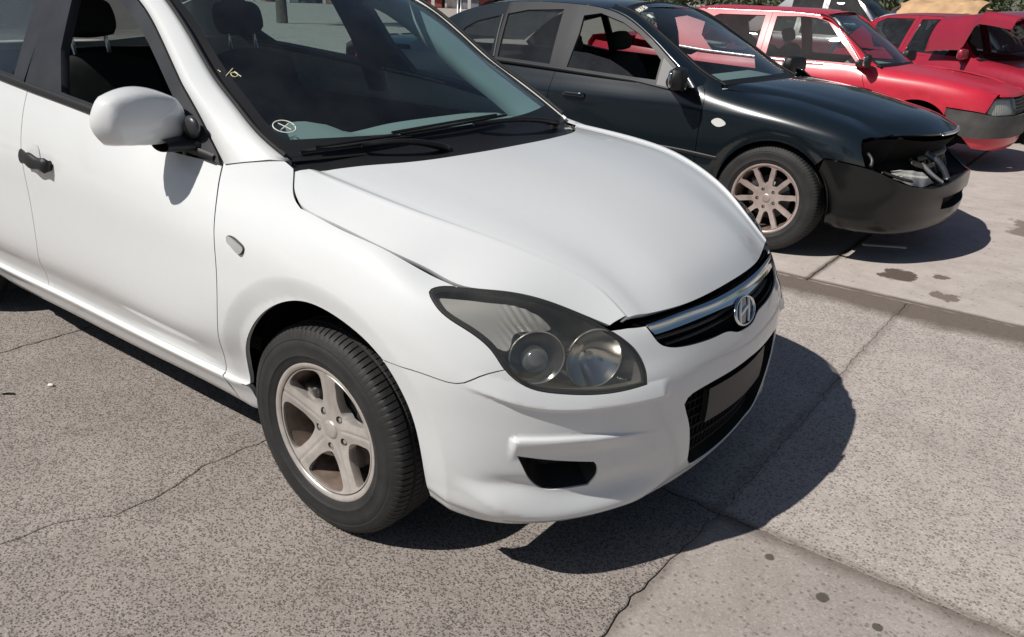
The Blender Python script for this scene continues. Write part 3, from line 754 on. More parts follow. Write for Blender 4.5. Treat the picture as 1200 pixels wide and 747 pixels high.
def wheel_well(parent, x, w_out, w_in, R, z0, side):
    """black liner: a deep half drum over the wheel"""
    th = np.linspace(math.radians(-6), math.radians(186), 40)
    C = []
    for r, w in ((R+.012, w_out), (R+.012, (w_out+w_in)/2), (R+.005, w_in), (.02, w_in)):
        C.append(np.stack([x+r*np.cos(th), np.full(40, side*w), z0+r*np.sin(th)], 1))
    v, f = loft(C)
    return link_mesh('wheel_arch_liner', v, f, MATTE, parent)

def cup(name, S, poly, depth, mat, parent, shr=.004, mirror=False, floor_mat=None, h=.02, off0=-.004):
    """recess behind an opening: walls down to a floor"""
    P = resample(np.asarray(poly, float), h); Q = shrink(P, shr)
    a = S(P[:, 0], P[:, 1]); na = S.normal(P[:, 0], P[:, 1]); b = S(Q[:, 0], Q[:, 1]); nb = S.normal(Q[:, 0], Q[:, 1])
    mid = (a+na*off0)*.5+(b-nb*depth)*.5
    v, f = loft([a+na*off0, mid, b-nb*depth], closed_v=True)
    fv, ff, fn = trim(S, Q, (), h, 0, 0, -depth)
    parts = join([(v, f), (fv, ff)])
    V, F = parts
    if mirror: V = V*[1, -1, 1]; F = [q[::-1] for q in F]
    return sharp(link_mesh(name, V, F, mat, parent), 30)

# ---------------------------------------------------------------- the white hatchback
hb = thing('hatchback_car', 'white hatchback with a smashed-free smooth nose and five-spoke alloy wheels in the foreground', 'car')
hb['label'] = 'large white hatchback in the foreground with its driver window down'
HB_ROWS = []
for i_, P_ in enumerate(HB_PROF):                       # an extra row just under the sill edge keeps it crisp
    if 4 <= i_ <= 8: HB_ROWS.append([P_[0], (-.100, .242), (-.060, .318), (-.047, .336), (-.060, .351)]+P_[4:])
    else: HB_ROWS.append(P_[:2]+[tuple(np.array(P_[1])*.2+np.array(P_[2])*.8)]+P_[2:])
hG = skin_grid(HB_PLAN, HB_ROWS)
hG = np.concatenate([hG, hG[-2:-14:-1]*[1, -1, 1]])
UC = 5.416
def dense(us_, vs_):
    q = curve(np.stack([us_, vs_], 1), 120); return q[:, 0], q[:, 1]
LU, LV = dense([4.50, 4.563, 4.612, 4.693, 4.8, 4.916, 5.038], [.488, .477, .466, .455, .455, .459, .459])
FU, FV_ = dense([4.595, 4.621, 4.66, 4.739, 4.878, 5.019], [.354, .365, .369, .368, .353, .319])
PU, PV = dense([4.40, 4.487, 4.537, 4.624, 4.739, 4.863, 4.969, 5.1, 5.25, 5.416], [.2, .188, .170, .149, .131, .123, .124, .124, .122, .12])
def hb_disp(U, V, p):
    d = np.zeros(len(U)); uf = UC-np.abs(U-UC); x, z = p[:, 0], p[:, 2]
    for cx, cz in ((.025, .352), (-2.65, .335)):
        r = np.hypot(x-cx, z-cz); k = sum(np.clip((.408+q-r)/.056, 0, 1) for q in (-.004, 0, .004))/3
        d -= .013*k*sstep(.14, .22, z)*(1-sstep(.40, .60, x))
    # brow under the headlamp
    vl = np.interp(uf, LU, LV)
    t = V-vl; k = np.where(t < 0, sstep(-.016, 0, t), np.clip(1-t/.055, 0, 1))
    d += .013*k*sstep(4.48, 4.62, uf)*(1-sstep(5.005, 5.045, uf))
    # pod over the fog lamp recess
    vf = np.interp(uf, FU, FV_)
    t = vf-V; k = sstep(0, .012, t)*(1-sstep(.012, .085, t))
    d += .015*k*sstep(4.606, 4.626, uf)*(1-sstep(4.78, 5.03, uf))
    # scoop and lower lip
    vp = np.interp(uf, PU, PV)
    t = vp-V; k = np.where(t < 0, sstep(-.05, 0, t), np.clip(1-t/.07, 0, 1))
    d += .020*k*sstep(4.46, 4.60, uf)*(1-sstep(4.95, 5.14, uf))
    d -= .008*np.exp(-((t+.055)/.025)**2)*sstep(4.52, 4.64, uf)*(1-sstep(4.9, 5.08, uf))
    # lower edge of the nose below the grille
    return d
HS = Surf(hG, 7, hb_disp, [0, .058, .118, .133, .181, .257, .372, .509, .61, .709, .818])
def fold(P): return [(2*UC-u, v) for u, v in P[::-1]]

shut = [(3.777, .786), (3.839, .749), (3.889, .725), (3.932, .716), (4.033, .727), (4.186, .734), (4.273, .752), (4.358, .779), (4.417, .788), (4.447, .787)]
hl_pts = [(4.384, .730), (4.392, .751), (4.449, .787), (4.562, .806), (4.693, .804), (4.807, .773), (4.876, .727), (4.945, .644), (4.963, .557), (4.961, .510), (4.864, .498), (4.72, .498), (4.643, .512), (4.596, .555), (4.562, .612), (4.502, .655), (4.426, .688), (4.398, .711)]
hl = smooth_poly(hl_pts, 110, (9,))
seam = [(4.309, .468), (4.423, .48), (4.492, .488), (4.533, .52), (4.595, .557)]
doorF = [(3.561, .77), (3.631, .667), (3.664, .572), (3.668, .473), (3.615, .315), (3.571, .185)]
doorR = [(2.56, .775), (2.561, .675), (2.566, .604), (2.575, .514), (2.565, .419), (2.51, .324), (2.465, .24), (2.44, .185)]
belt = [(1.0, .80), (1.36, .80), (1.85, .795), (2.344, .785), (2.605, .773), (2.975, .768), (3.3, .765), (3.561, .77)]
def belt_v(u): return float(np.interp(u, [b[0] for b in belt], [b[1] for b in belt]))
def arc(cx, cz, r, a0, a1, n): return [(cx+r*math.cos(math.radians(a)), cz+r*math.sin(math.radians(a))) for a in np.linspace(a0, a1, n)]
archF = curve([(4.380, .060), (4.383, .161), (4.381, .241), (4.365, .329), (4.332, .394), (4.288, .453), (4.232, .492), (4.166, .512), (4.115, .520), (4.061, .522), (4.005, .515), (3.957, .501), (3.885, .465), (3.811, .409), (3.75, .350), (3.703, .283), (3.683, .207), (3.680, .130), (3.680, .060)], 70)        # front foot -> over the top -> rear foot
iseam = int(np.argmin([abs(v-.455)+(9 if u < 4.1 else 0) for u, v in archF]))
sm = lambda P, n: [tuple(q) for q in curve(P, n)]
shut_s = sm(shut[:4], 14)+sm(shut[3:], 30)[1:]
i_tip = [tuple(q) for q in hl]
# headlamp outline pieces: from the shut line round the rear tip to the seam, and from the seam under the lamp to the hood corner
k_top = int(np.argmin([math.hypot(u-4.449, v-.787) for u, v in hl])); k_seam = int(np.argmin([math.hypot(u-4.596, v-.555) for u, v in hl])); k_in = int(np.argmin([math.hypot(u-4.876, v-.727) for u, v in hl]))
tip_piece = [tuple(hl[i % len(hl)]) for i in range(k_top, k_seam, -1)]+[tuple(hl[k_seam])]
low_piece = [tuple(hl[i % len(hl)]) for i in range(k_seam, k_in-len(hl), -1)]+[tuple(hl[k_in])]
seam[0] = tuple(archF[iseam]); seam[1] = (4.423, .480); seam_s = sm(seam, 16)
fender = shut_s+tip_piece+seam_s[::-1][1:]+[tuple(p) for p in archF[iseam:]]+[(3.66, .058), (3.585, .058)]+sm(doorF, 30)[::-1]+[(3.559, .796), (3.574, .818), (3.596, .833), (3.671, .812), (3.74, .795)]
alines = [[tuple(q) for q in find_xz(HS, arc(.025, .352, r_, 20, 165, 60), 4.36, .3)] for r_ in (.414, .406, .392)]
for s in (False, True):
    panel('front_fender', HS, fender, [], WHITE, hb, .013, .014, .0022, mirror=s, lines=alines)
fr_door = sm(doorF, 30)+[(u, .186) for u in np.linspace(3.5, 2.5, 12)]+sm(doorR, 30)[::-1]+[(u, belt_v(u)) for u in np.linspace(2.6, 3.5, 16)]
rr_arch = find_xz(HS, arc(-2.65, .335, .345, -20, 200, 46), 1.70, .10)
rdoor_line = sm([(1.66, .80), (1.63, .70), (1.66, .58), (1.745, .42), (1.86, .28), (1.98, .186)], 20)
re_door = sm(doorR, 30)+[(u, .186) for u in np.linspace(2.4, 2.0, 6)]+rdoor_line[::-1]+[(u, belt_v(u)) for u in np.linspace(1.7, 2.5, 12)]
i_f = int(np.argmin([abs(u-1.80)+abs(v-.34) for u, v in rr_arch]))
quarter = [(.01, .02), (.376, .02), (.9, .04)]+[tuple(p) for p in rr_arch[::-1]]+[(1.80, .045), (1.98, .045), (1.98, .184)]+rdoor_line[::-1]+[(u, belt_v(u)) for u in np.linspace(1.6, 1.0, 8)]+[(.9, .80), (.376, .80), (.01, .80)]
sill = [(1.985, .055), (3.58, .055), (3.568, .184), (1.985, .184)]
fd_objs = []
for s in (False, True):
    fd_objs.append(panel('front_door', HS, fr_door, [], WHITE, hb, .022, .012, .0016, mirror=s))
    fd_objs.append(panel('rear_door', HS, re_door, [], WHITE, hb, .024, .012, .0016, mirror=s))
    panel('rear_quarter', HS, quarter, [], WHITE, hb, .03, .01, .0, mirror=s)
    panel('sill', HS, sill, [], WHITE, hb, .018, .01, .0008, mirror=s)
# bumper, right across, with the grille notch, lower intake and fog recesses cut out
grl = [(4.988, .738), (5.004, .69), (5.022, .655), (5.048, .635), (5.10, .617), (5.166, .606), (5.269, .597), (5.32, .590), (5.35, .573), (5.38, .563), (UC, .560)]
half = [tuple(p) for p in archF[:iseam+1]]+seam_s+low_piece+[(4.929, .736)]+sm(grl, 40)
front = half+fold(half)[1:]
bot = [(u, np.interp(u, [4.37, 4.6, 5.416], [.058, .052, .055])) for u in np.linspace(UC, 4.40, 24)]
bumper = front+[(2*UC-u, v) for u, v in bot[::-1]]+bot[1:]
intake = [(5.10, .39), (5.112, .412), (5.14, .422), (5.276, .430), (UC, .434)]
intl = [(UC, .098), (5.30, .106), (5.215, .128), (5.185, .145), (5.165, .165)]
int_half = sm(intake, 16)
int_poly = int_half+fold(int_half)[1:]+[(2*UC-u, v) for u, v in sm(intl, 14)[::-1]]+sm(intl, 14)[1:]
fog = [tuple(q) for q in smooth_poly([(4.630, .303), (4.702, .282), (4.829, .250), (4.838, .238), (4.836, .19), (4.828, .181), (4.754, .182), (4.70, .187), (4.672, .205), (4.655, .24)], 70, (0, 2, 5))]
def pl_line(us_, vs_, d, a, b): return [(u, float(np.interp(u, us_, vs_))+d) for u in np.linspace(a, b, 40)]
crz = [pl_line(LU, LV, -.008, 4.55, 5.02), pl_line(FU, FV_, -.006, 4.63, 4.97), pl_line(LU, LV, 0, 4.53, 5.03), pl_line(LU, LV, -.016, 4.56, 5.02), pl_line(FU, FV_, 0, 4.625, 4.99), pl_line(FU, FV_, -.012, 4.635, 4.95), [(4.606, .36), (4.606, .33), (4.608, .31)], [(4.626, .352), (4.626, .33), (4.626, .315)]]
bp = panel('front_bumper', HS, bumper, [int_poly, fog, fold(fog)], WHITE, hb, .0068, .014, .0014, lines=crz+[fold(l) for l in crz])
cup('lower_intake', HS, int_poly, .055, MATTE, hb, .006)
for s in (False, True): cup('fog_recess', HS, fog, .07, BLACK, hb, .012, s, h=.012)
# horizontal bars inside the intake and the blank plate holder
for k, v in enumerate((.155, .195, .235, .275, .315, .355, .395)):
    us = np.linspace(5.19-.06*(v-.15)/.26, 2*UC-(5.19-.06*(v-.15)/.26), 40)
    a = HS(us, us*0+v-.004)-HS.normal(us, us*0+v)*.030; b = HS(us, us*0+v+.004)-HS.normal(us, us*0+v)*.030; c = HS(us, us*0+v+.004)-HS.normal(us, us*0+v)*.05
    vv, ff = loft([c*[1, 1, 1]-[0, 0, .008], a, b, c]); link_mesh('grille_bar', vv, ff, MATTE, hb)
for k in range(26):
    u = 5.15+k*(2*(UC-5.15))/25; vs = np.linspace(.14, .42, 8)
    a = HS(vs*0+u-.003, vs)-HS.normal(vs*0+u, vs)*.034; b = HS(vs*0+u+.003, vs)-HS.normal(vs*0+u, vs)*.034
    vv, ff = loft([a, b]); link_mesh('grille_rib', vv, [q[::-1] for q in ff], MATTE, hb)
pl = Func(lambda A, B: HS(A, B)-HS.normal(A, B)*.012)
panel('plate_holder', pl, smooth_poly([(5.222, .392), (2*UC-5.222, .392), (2*UC-5.222, .248), (5.222, .248)], 60, (0, 1, 2, 3)), [], plain('plate_backing', (.024, .025, .027), .5, bump=.2, bscale=200), hb, .03, .018)
# upper grille: black recess, chrome bar, lower slat, emblem
gtop = [(4.955, .757), (5.079, .779), (5.19, .795), (5.30, .803), (UC, .806)]
gpoly = grl[::-1]; gpoly = [(UC, .560)]+[p for p in sm(grl, 40)[::-1]][1:]+sm(gtop, 12)
gp_full = sm(grl, 40)+fold(sm(grl, 40))[1:]+fold(sm(gtop, 14))[0:]+sm(gtop, 14)[::-1][1:]
gp_full = sm(grl, 40)+fold(sm(grl, 40))[1:]+[(2*UC-u, v) for u, v in sm(gtop, 14)]+sm(gtop, 14)[::-1][1:]
cup('grille', HS, gp_full, .045, MATTE, hb, .004, h=.015)
ct = [(4.982, .741), (5.079, .760), (5.19, .776), (5.30, .783), (UC, .785)]; cl = [(5.008, .696), (5.083, .700), (5.20, .710), (5.30, .711), (5.36, .705), (UC, .70)]
ctf = sm(ct, 20); clf = sm(cl, 20)
chrome_poly = ctf+fold(ctf)[1:]+[(2*UC-u, v) for u, v in clf]+clf[::-1][1:]
cb = Func(lambda A, B: HS(A, B)+HS.normal(A, B)*(.002+.006*np.exp(-((B-.742-.02*sstep(4.98, 5.2, UC-np.abs(A-UC)))/.02)**2))[:, None])
panel('chrome_bar', cb, chrome_poly, [], CHROME, hb, .010, .014)
for v0 in (.64, .675):
    us = np.linspace(5.06 if v0 < .65 else 5.03, 2*UC-(5.06 if v0 < .65 else 5.03), 50); o = us*0
    nn = HS.normal(us, o+v0); a = HS(us, o+v0-.006)-nn*.024; b = HS(us, o+v0+.006)-nn*.020; c = HS(us, o+v0+.008)-nn*.044
    vv, ff = loft([a, b, c]); link_mesh('grille_slat', vv, ff, BLACK, hb)
em = bpy.data.objects.new('emblem', None); COL.objects.link(em); em.parent = hb
ep = HS([UC], [.645])[0]; en = HS.normal([UC], [.645])[0]; en[1] = 0; en /= np.linalg.norm(en)
ey = np.array([0, 1., 0]); ez = np.cross(en, ey)
def E3(a, b, o): return ep+en*(.0045+o)+ey*a+ez*b
ea, eb = .068, .042
t = np.linspace(0, 2*np.pi, 64, endpoint=False)
rings = []
for q in np.linspace(0, 2*np.pi, 10, endpoint=False):
    k = 1-.075+.075*math.cos(q); rings.append([E3(ea*k*math.cos(s), eb*(k-.02)*math.sin(s), .005*math.sin(q)) for s in t])
v, f = loft(rings, closed_u=True, closed_v=True); link_mesh('emblem_ring', v, [q[::-1] for q in f], CHROME, em)
v, f = loft([[E3(ea*.9*math.cos(s), eb*.9*math.sin(s), -.002) for s in t], [E3(.0001*math.cos(s), .0001*math.sin(s), -.001) for s in t]], closed_v=True)
link_mesh('emblem_disc', v, f, plain('emblem_dark', (.02, .03, .045), .2, coat=1), em)
def ribbon(pts, w, th=.004):
    C = curve(pts, 14); parts = []
    for o in (0, 1): pass
    T = np.gradient(C[:, :2], axis=0); T /= np.linalg.norm(T, axis=1)[:, None]; Nn = np.stack([-T[:, 1], T[:, 0]], 1)
    W = w*np.interp(np.linspace(0, 1, 14), [0, .5, 1], [.75, 1, .75])
    L = [E3(a-n[0]*ww, b-n[1]*ww, 0) for (a, b), n, ww in zip(C[:, :2], Nn, W)]; M = [E3(a, b, th) for a, b in C[:, :2]]; R_ = [E3(a+n[0]*ww, b+n[1]*ww, 0) for (a, b), n, ww in zip(C[:, :2], Nn, W)]
    return loft([L, M, R_])
parts = [ribbon([(a*.87, b*.9, c) for a, b, c in [(-.045, -.033, 0), (-.034, 0, 0), (-.012, .038, 0)]], .0085), ribbon([(a*.87, b*.9, c) for a, b, c in [(.012, -.038, 0), (.034, 0, 0), (.045, .033, 0)]], .0085), ribbon([(a*.87, b*.9, c) for a, b, c in [(-.034, -.007, 0), (0, .001, 0), (.034, .008, 0)]], .007)]
v, f = join(parts); o = link_mesh('emblem_letter', v, [q[::-1] for q in f], CHROME, em)

# headlamps
def hb_headlamp(mir):
    L = bpy.data.objects.new('headlight', None); COL.objects.link(L); L.parent = hb
    panel('lens', HS, hl, [], LENS, L, .014, .012, .002, .0005, mirror=mir)
    P = resample(hl, .012); n0 = HS.normal(P[:, 0], P[:, 1]); a = HS(P[:, 0], P[:, 1])
    # dark rubber seal round the lens
    Q = shrink(P, .009)
    v, f = loft([a-n0*.001, HS(Q[:, 0], Q[:, 1])+HS.normal(Q[:, 0], Q[:, 1])*.0016, HS(*shrink(P, .016).T)-n0*.004], closed_v=True)
    if mir: v = v*[1, -1, 1]; f = [q[::-1] for q in f]
    link_mesh('seal', v, f, RUBBER, L)
    cup('bezel', HS, hl, .105, LAMPB, L, .020, mir, h=.014, off0=-.008)
    def surf_pt(u, v, d): return HS([u], [v])[0]-HS.normal([u], [v])[0]*d
    def bowl(name, u, v, r, depth, d0, mat, aim=(.86, -.50, .06)):
        c = surf_pt(u, v, d0); ax = np.array(aim); ax /= np.linalg.norm(ax)
        s1 = np.cross(ax, [0, 0, 1]); s1 /= np.linalg.norm(s1); s2 = np.cross(s1, ax); C = []
        th = np.linspace(0, 2*np.pi, 40, endpoint=False)
        for k in np.linspace(1, .04, 9): C.append([c-ax*depth*(1-k*k)+(s1*math.cos(q)+s2*math.sin(q))*r*k for q in th])
        v_, f_ = loft(C, closed_v=True)
        rim = [[c+ax*.004*math.sin(w_)+(s1*math.cos(q)+s2*math.sin(q))*(r+.0018+.0018*math.cos(w_)) for q in th] for w_ in np.linspace(0, 2*np.pi, 6, endpoint=False)]
        rv_, rf_ = loft(rim, closed_u=True, closed_v=True)
        bulb = blob(c-ax*depth*.55, (.011, .011, .011), 2)
        for nm, (vv, ff), mm in ((name, (v_, [q[::-1] for q in f_]), mat), ('reflector_rim', (rv_, rf_), LAMPB), ('bulb', bulb, CLEARL)):
            if mir: vv = np.asarray(vv)*[1, -1, 1]; ff = [q[::-1] for q in ff]
            link_mesh(nm, vv, ff, mm, L)
    bowl('reflector', 4.838, .625, .072, .050, .030, LAMPS)
    bowl('reflector', 4.682, .608, .063, .045, .028, LAMPS, (.72, -.68, .05))
    bulge = blob(surf_pt(4.684, .605, .055), (.034, .034, .034), 3); vv = bulge[0]*([1, -1, 1] if mir else [1, 1, 1])
    link_mesh('projector', vv, bulge[1] if not mir else [q[::-1] for q in bulge[1]], LENSG, L)
    # silver turn-signal shell filling the rear tip
    sp = smooth_poly([(4.40, .722), (4.44, .752), (4.55, .772), (4.68, .765), (4.735, .722), (4.655, .692), (4.625, .670), (4.600, .615), (4.575, .622), (4.50, .665), (4.42, .695)], 70)
    sg = Func(lambda A, B: HS(A, B)-HS.normal(A, B)*(.016+.030*sstep(4.40, 4.70, A)*(.5+.5*np.sin((B-.62)*28))+.0014*np.sin((A*.8+B*.6)*280)*sstep(4.56, 4.64, A))[:, None])
    panel('turn_reflector', sg, sp, [], LAMPT, L, .006, .02, mirror=mir)
LAMPB = plain('lamp_bezel', (.34, .335, .325), .28, metal=.55, var=.2)
LAMPS = plain('lamp_silver', (.86, .85, .82), .14, metal=1.0)
LAMPT = plain('turn_signal_silver', (.84, .83, .80), .32, metal=.45)
LENSG = plain('projector_glass', (.20, .22, .23), .08, metal=.3, coat=1)
for s in (False, True): hb_headlamp(s)

# bonnet
R0 = [(-.005, 0, .987), (.13, 0, .968), (.3, 0, .936), (.48, 0, .884), (.62, 0, .818), (.71, 0, .752), (.752, 0, .702)]
R1 = [(-.015, .22, .986), (.12, .22, .967), (.29, .22, .935), (.47, .22, .882), (.61, .22, .816), (.70, .22, .751), (.742, .22, .703)]
R2 = [(-.07, .43, .980), (.08, .44, .960), (.255, .44, .929), (.435, .42, .875), (.57, .385, .811), (.655, .375, .754), (.708, .37, .708)]
R3 = [(-.21, .655, .968), (.0, .668, .949), (.2, .655, .922), (.38, .59, .880), (.5, .527, .838), (.6, .468, .785), (.688, .448, .715)]
R4 = [(-.232, .684, .966), (-.165, .744, .938), (-.078, .789, .911), (.024, .792, .893), (.171, .783, .865), (.252, .765, .843), (.323, .741, .818), (.392, .724, .796), (.462, .673, .788), (.533, .604, .769), (.610, .535, .731), (.670, .487, .702)]
rows = [np.array(r) for r in (R4, R3, R2, R1, R0)]
n_u = 24
STEP = np.stack([np.zeros(n_u), np.zeros(n_u), -np.interp(np.linspace(0, 1, n_u), [0, .2, .8, 1], [.006, .0065, .006, .003])], 1)
rows = [curve(r, n_u) for r in rows]
def lerp(a, b, t): return a*(1-t)+b*t
bul = lambda a, b, t, k: lerp(a, b, t)+np.array([0, 0, k])*4*t*(1-t)
half_rows = [rows[0], bul(rows[0], rows[1], .35, .003), bul(rows[0], rows[1], .75, .003)+[0, 0, .001], bul(rows[0], rows[1], .93, .003)+[0, 0, .0025], rows[1]+[0, 0, .0035], bul(rows[1], rows[2], .045, .002)+[0, 0, .0005], bul(rows[1], rows[2], .11, .002)+STEP, bul(rows[1], rows[2], .22, .002)+STEP*.75, bul(rows[1], rows[2], .5, .002)+STEP*.3, rows[2], rows[3], rows[4]]
full = [r*[1, -1, 1] for r in half_rows]+[r for r in half_rows[-2::-1]]
HG = np.stack(full, 1)
HH = Surf(HG, len(full)//2)
u1, v1 = HH.us[-1], HH.vs[-1]
vl_ = [HH.vs[i] for i in (3, 4, 5, 6)]; cl_ = [[(q, a) for q in np.linspace(.01, u1-.01, 60)] for a in vl_+[v1-a for a in vl_]]
panel('bonnet', HH, [(0, 0), (u1, 0), (u1, v1), (0, v1)], [], WHITE, hb, .014, .020, .0060, lines=cl_)

# greenhouse
zb_x = [-3.0, -2.2, -1.66, -1.4, -1.0, -.665, -.5, -.43]; zb_z = [1.17, 1.135, 1.10, 1.078, 1.046, 1.005, .98, .966]; zb_w = [.77, .812, .820, .822, .821, .800, .778, .765]
zbf = lambda x: np.interp(x, zb_x, zb_z)
def side_w(x, z):
    w = np.interp(x, zb_x, zb_w); dz = z-zbf(x); return w-.50*dz-.16*np.maximum(dz, 0)**2
GS = Func(lambda X, Z: np.stack([X, -side_w(X, Z), Z], 1))
Ao = curve([(-.43, .966), (-.54, 1.062), (-.665, 1.155), (-.82, 1.268), (-.985, 1.370), (-1.15, 1.425), (-1.5, 1.452), (-2.1, 1.440), (-2.6, 1.395), (-2.95, 1.32)], 80)
def Ao_z(x): return np.interp(x, Ao[::-1, 0], Ao[::-1, 1])
def gpanel(name, pts, holes, mat, parent, off=0, thick=.012, h=.03, both=True, gap=.0):
    r = []
    for s in ((False, True) if both else (False,)): r.append(panel(name, GS, pts, holes, mat, parent, h, thick, gap, off, s))
    return r
def inset_top(x, d): return float(Ao_z(x)-d)
# door frames: dark strips round the openings

win_f = [(-.645, 1.012)]+[(x, float(zbf(x))+.022) for x in np.linspace(-.75, -1.22, 7)]+[(-1.31, 1.21), (-1.372, inset_top(-1.372, .042))]+[(x, inset_top(x, .044)) for x in np.linspace(-1.3, -1.0, 6)]+[(x, inset_top(x, .047)) for x in (-.93, -.86, -.80, -.74, -.69)]+[(-.660, inset_top(-.66, .05)), (-.648, 1.08)]
frame_f = [(x, float(zbf(x))-.004) for x in np.linspace(-.44, -1.46, 14)]+[(-1.475, float(zbf(-1.47))+.15)]+[(x, float(Ao_z(x))-.004) for x in np.linspace(-1.475, -.46, 24)]
gpanel('window_frame', frame_f, [win_f], TRIM, hb, .006, .03)
win_r = [(x, float(zbf(x))+.022) for x in np.linspace(-1.56, -2.25, 8)]+[(-2.40, 1.24), (-2.33, inset_top(-2.33, .04))]+[(x, inset_top(x, .040)) for x in np.linspace(-2.2, -1.6, 8)]
frame_r = [(x, float(zbf(x))-.004) for x in np.linspace(-1.482, -2.45, 12)]+[(-2.55, 1.22)]+[(x, float(Ao_z(x))-.004) for x in np.linspace(-2.5, -1.482, 14)]
gpanel('window_frame', frame_r, [win_r], TRIM, hb, .002, .03)
gpanel('rear_side_window', shrink(np.array(win_r), -.004), [], GLASS_S, hb, -.006, .0)
panel('front_side_window', GS, shrink(np.array(win_f), -.004), [], GLASS_S, hb, .03, 0, 0, -.006, True)
# belt moulding
for s in (1, -1):
    X = np.linspace(-.46, -2.5, 40); Z = zbf(X); pr = []
    for dz, o in ((-.006, .001), (-.004, .010), (.012, .010), (.018, .004)):
        pr.append(np.stack([X, -s*(side_w(X, Z)+o), Z+dz], 1))
    v, f = loft(pr); link_mesh('belt_moulding', v, f if s > 0 else [q[::-1] for q in f], BLACK, hb)
# C pillar and roof
cp = [(-2.455, float(zbf(-2.455))-.004), (-2.7, float(zbf(-2.7))-.004), (-3.02, 1.165), (-3.05, 1.22), (-2.95, 1.318)]+[(x, float(Ao_z(x))-.004) for x in np.linspace(-2.9, -2.5, 5)]+[(-2.553, 1.22)]
gpanel('rear_pillar', cp, [], WHITE, hb, 0, .02)
Ai = curve([(-.262, .668, .985), (-.383, .678, 1.045), (-.50, .665, 1.110), (-.609, .648, 1.168), (-.76, .618, 1.272), (-.92, .588, 1.372), (-1.01, .572, 1.412), (-1.10, .56, 1.432)], 40)
def Ao3(n):
    X = np.interp(np.linspace(0, 1, n), np.linspace(0, 1, 80), Ao[:, 0]); Z = np.interp(np.linspace(0, 1, n), np.linspace(0, 1, 80), Ao[:, 1])
    return X, Z
seg = Ao[Ao[:, 0] >= -1.16]; Aoc = curve(np.stack([seg[:, 0], side_w(seg[:, 0], seg[:, 1]), seg[:, 1]], 1), 40)
for s in (1, -1):
    m1 = lerp(Aoc, Ai, .25)+np.array([.003, -.002, .004]); m2 = lerp(Aoc, Ai, .65)+np.array([.006, -.003, .008])
    dn = np.array([0, -.02, -.012])
    C = [c*[1, -s, 1] for c in (Aoc+dn, Aoc, m1, m2, Ai, Ai+np.array([-.01, -.006, -.02]))]
    v, f = loft(C); link_mesh('front_pillar', v, f if s < 0 else [q[::-1] for q in f], WHITE, hb)
def roof_z(x, w):
    ze = Ao_z(x); we = side_w(x, ze); return ze+.028*(1-(w/np.maximum(we, .1))**2)+.012*(1-(w/np.maximum(we, .1))**6)
xs = np.concatenate([np.linspace(-1.05, -2.9, 30), [-2.98]]); RC = []
for x in xs:
    ze = float(Ao_z(x)); we = float(side_w(x, ze)); tt = np.linspace(-1, 1, 25)
    fx = .10*(1-tt**2)*(1 if x > -1.3 else 0)*max(0, (1.3+x)/.25 if x > -1.3 else 0)
    RC.append(np.stack([x+fx, tt*we, roof_z(np.full(25, x), np.abs(tt)*we)], 1))
v, f = loft(RC); link_mesh('roof', v, [q[::-1] for q in f], WHITE, hb)
# tailgate glass and upper tailgate
tg = []
for t_ in np.linspace(0, 1, 8):
    x = lerp(-2.98, -3.23, t_); z = lerp(1.335, 1.10, t_); we = lerp(.56, .68, t_); yy = np.linspace(-1, 1, 15)
    tg.append(np.stack([x-.06*(1-yy**2)*1.0, yy*we, z+.02*(1-yy**2)], 1))
v, f = loft(tg); link_mesh('rear_window', v, [q[::-1] for q in f], GLASS_D, hb)

# windscreen
def ws_grid():
    rows_ = []
    Aim = curve(Ai[:37]+np.array([-.006, -.008, -.004]), 7)
    for k in range(7):
        t_ = k/6; cor = Aim[k]
        cx = lerp(-.150, -.935, t_)+.02*4*t_*(1-t_)*.6; cz = lerp(.985, 1.452, t_)+.028*4*t_*(1-t_)
        yy = np.array([-1, -.8, -.5, 0, .5, .8, 1])
        rows_.append(np.stack([cor[0]+(cx-cor[0])*(1-np.abs(yy)**2.2), yy*cor[1], cor[2]+(cz-cor[2])*(1-np.abs(yy)**2.2)], 1))
    return np.stack(rows_, 1)
WS = Surf(ws_grid(), 3)
wu, wv = WS.us[-1], WS.vs[-1]
ws = panel('windscreen', WS, [(0, 0), (wu, 0), (wu, wv), (0, wv)], [], GLASS, hb, .04, 0)
b1 = .040
inn = smooth_poly([(b1, .10), (wu*.25, .072), (wu*.5, .066), (wu*.75, .072), (wu-b1, .10), (wu-b1, wv-.05), (wu*.5, wv-.04), (b1, wv-.05)], 80, (0, 4, 5, 7))
panel('windscreen_frit', WS, [(.001, .001), (wu-.001, .001), (wu-.001, wv-.001), (.001, wv-.001)], [inn], BLACK, hb, .03, .002, 0, .0012)
# side seal of the windscreen
for s in (1, -1):
    q = Ai*[1, -s, 1]; v, f = tube(q[1:]+np.array([.002, 0, .003]), .007, 6); link_mesh('windscreen_seal', v, f, RUBBER, hb)
# cowl: black plastic between bonnet and glass
hr = HH(np.zeros(40), np.linspace(.035, v1-.035, 40)); wb = WS(np.linspace(0.0, wu, 40), np.full(40, .02))
cw = [hr+[-.006, 0, -.012], hr+[-.02, 0, -.020], lerp(hr, wb, .5)+[0, 0, -.022], lerp(hr, wb, .85)+[0, 0, -.010], wb+[-.0, 0, .003]]
v, f = loft(cw); link_mesh('cowl', v, f, BLACK, hb)
v, f = loft([hr+[-.05, 0, -.03], hr+[.10, 0, -.10], hr+[.10, 0, -.35]]); link_mesh('bulkhead', v, f, MATTE, hb)

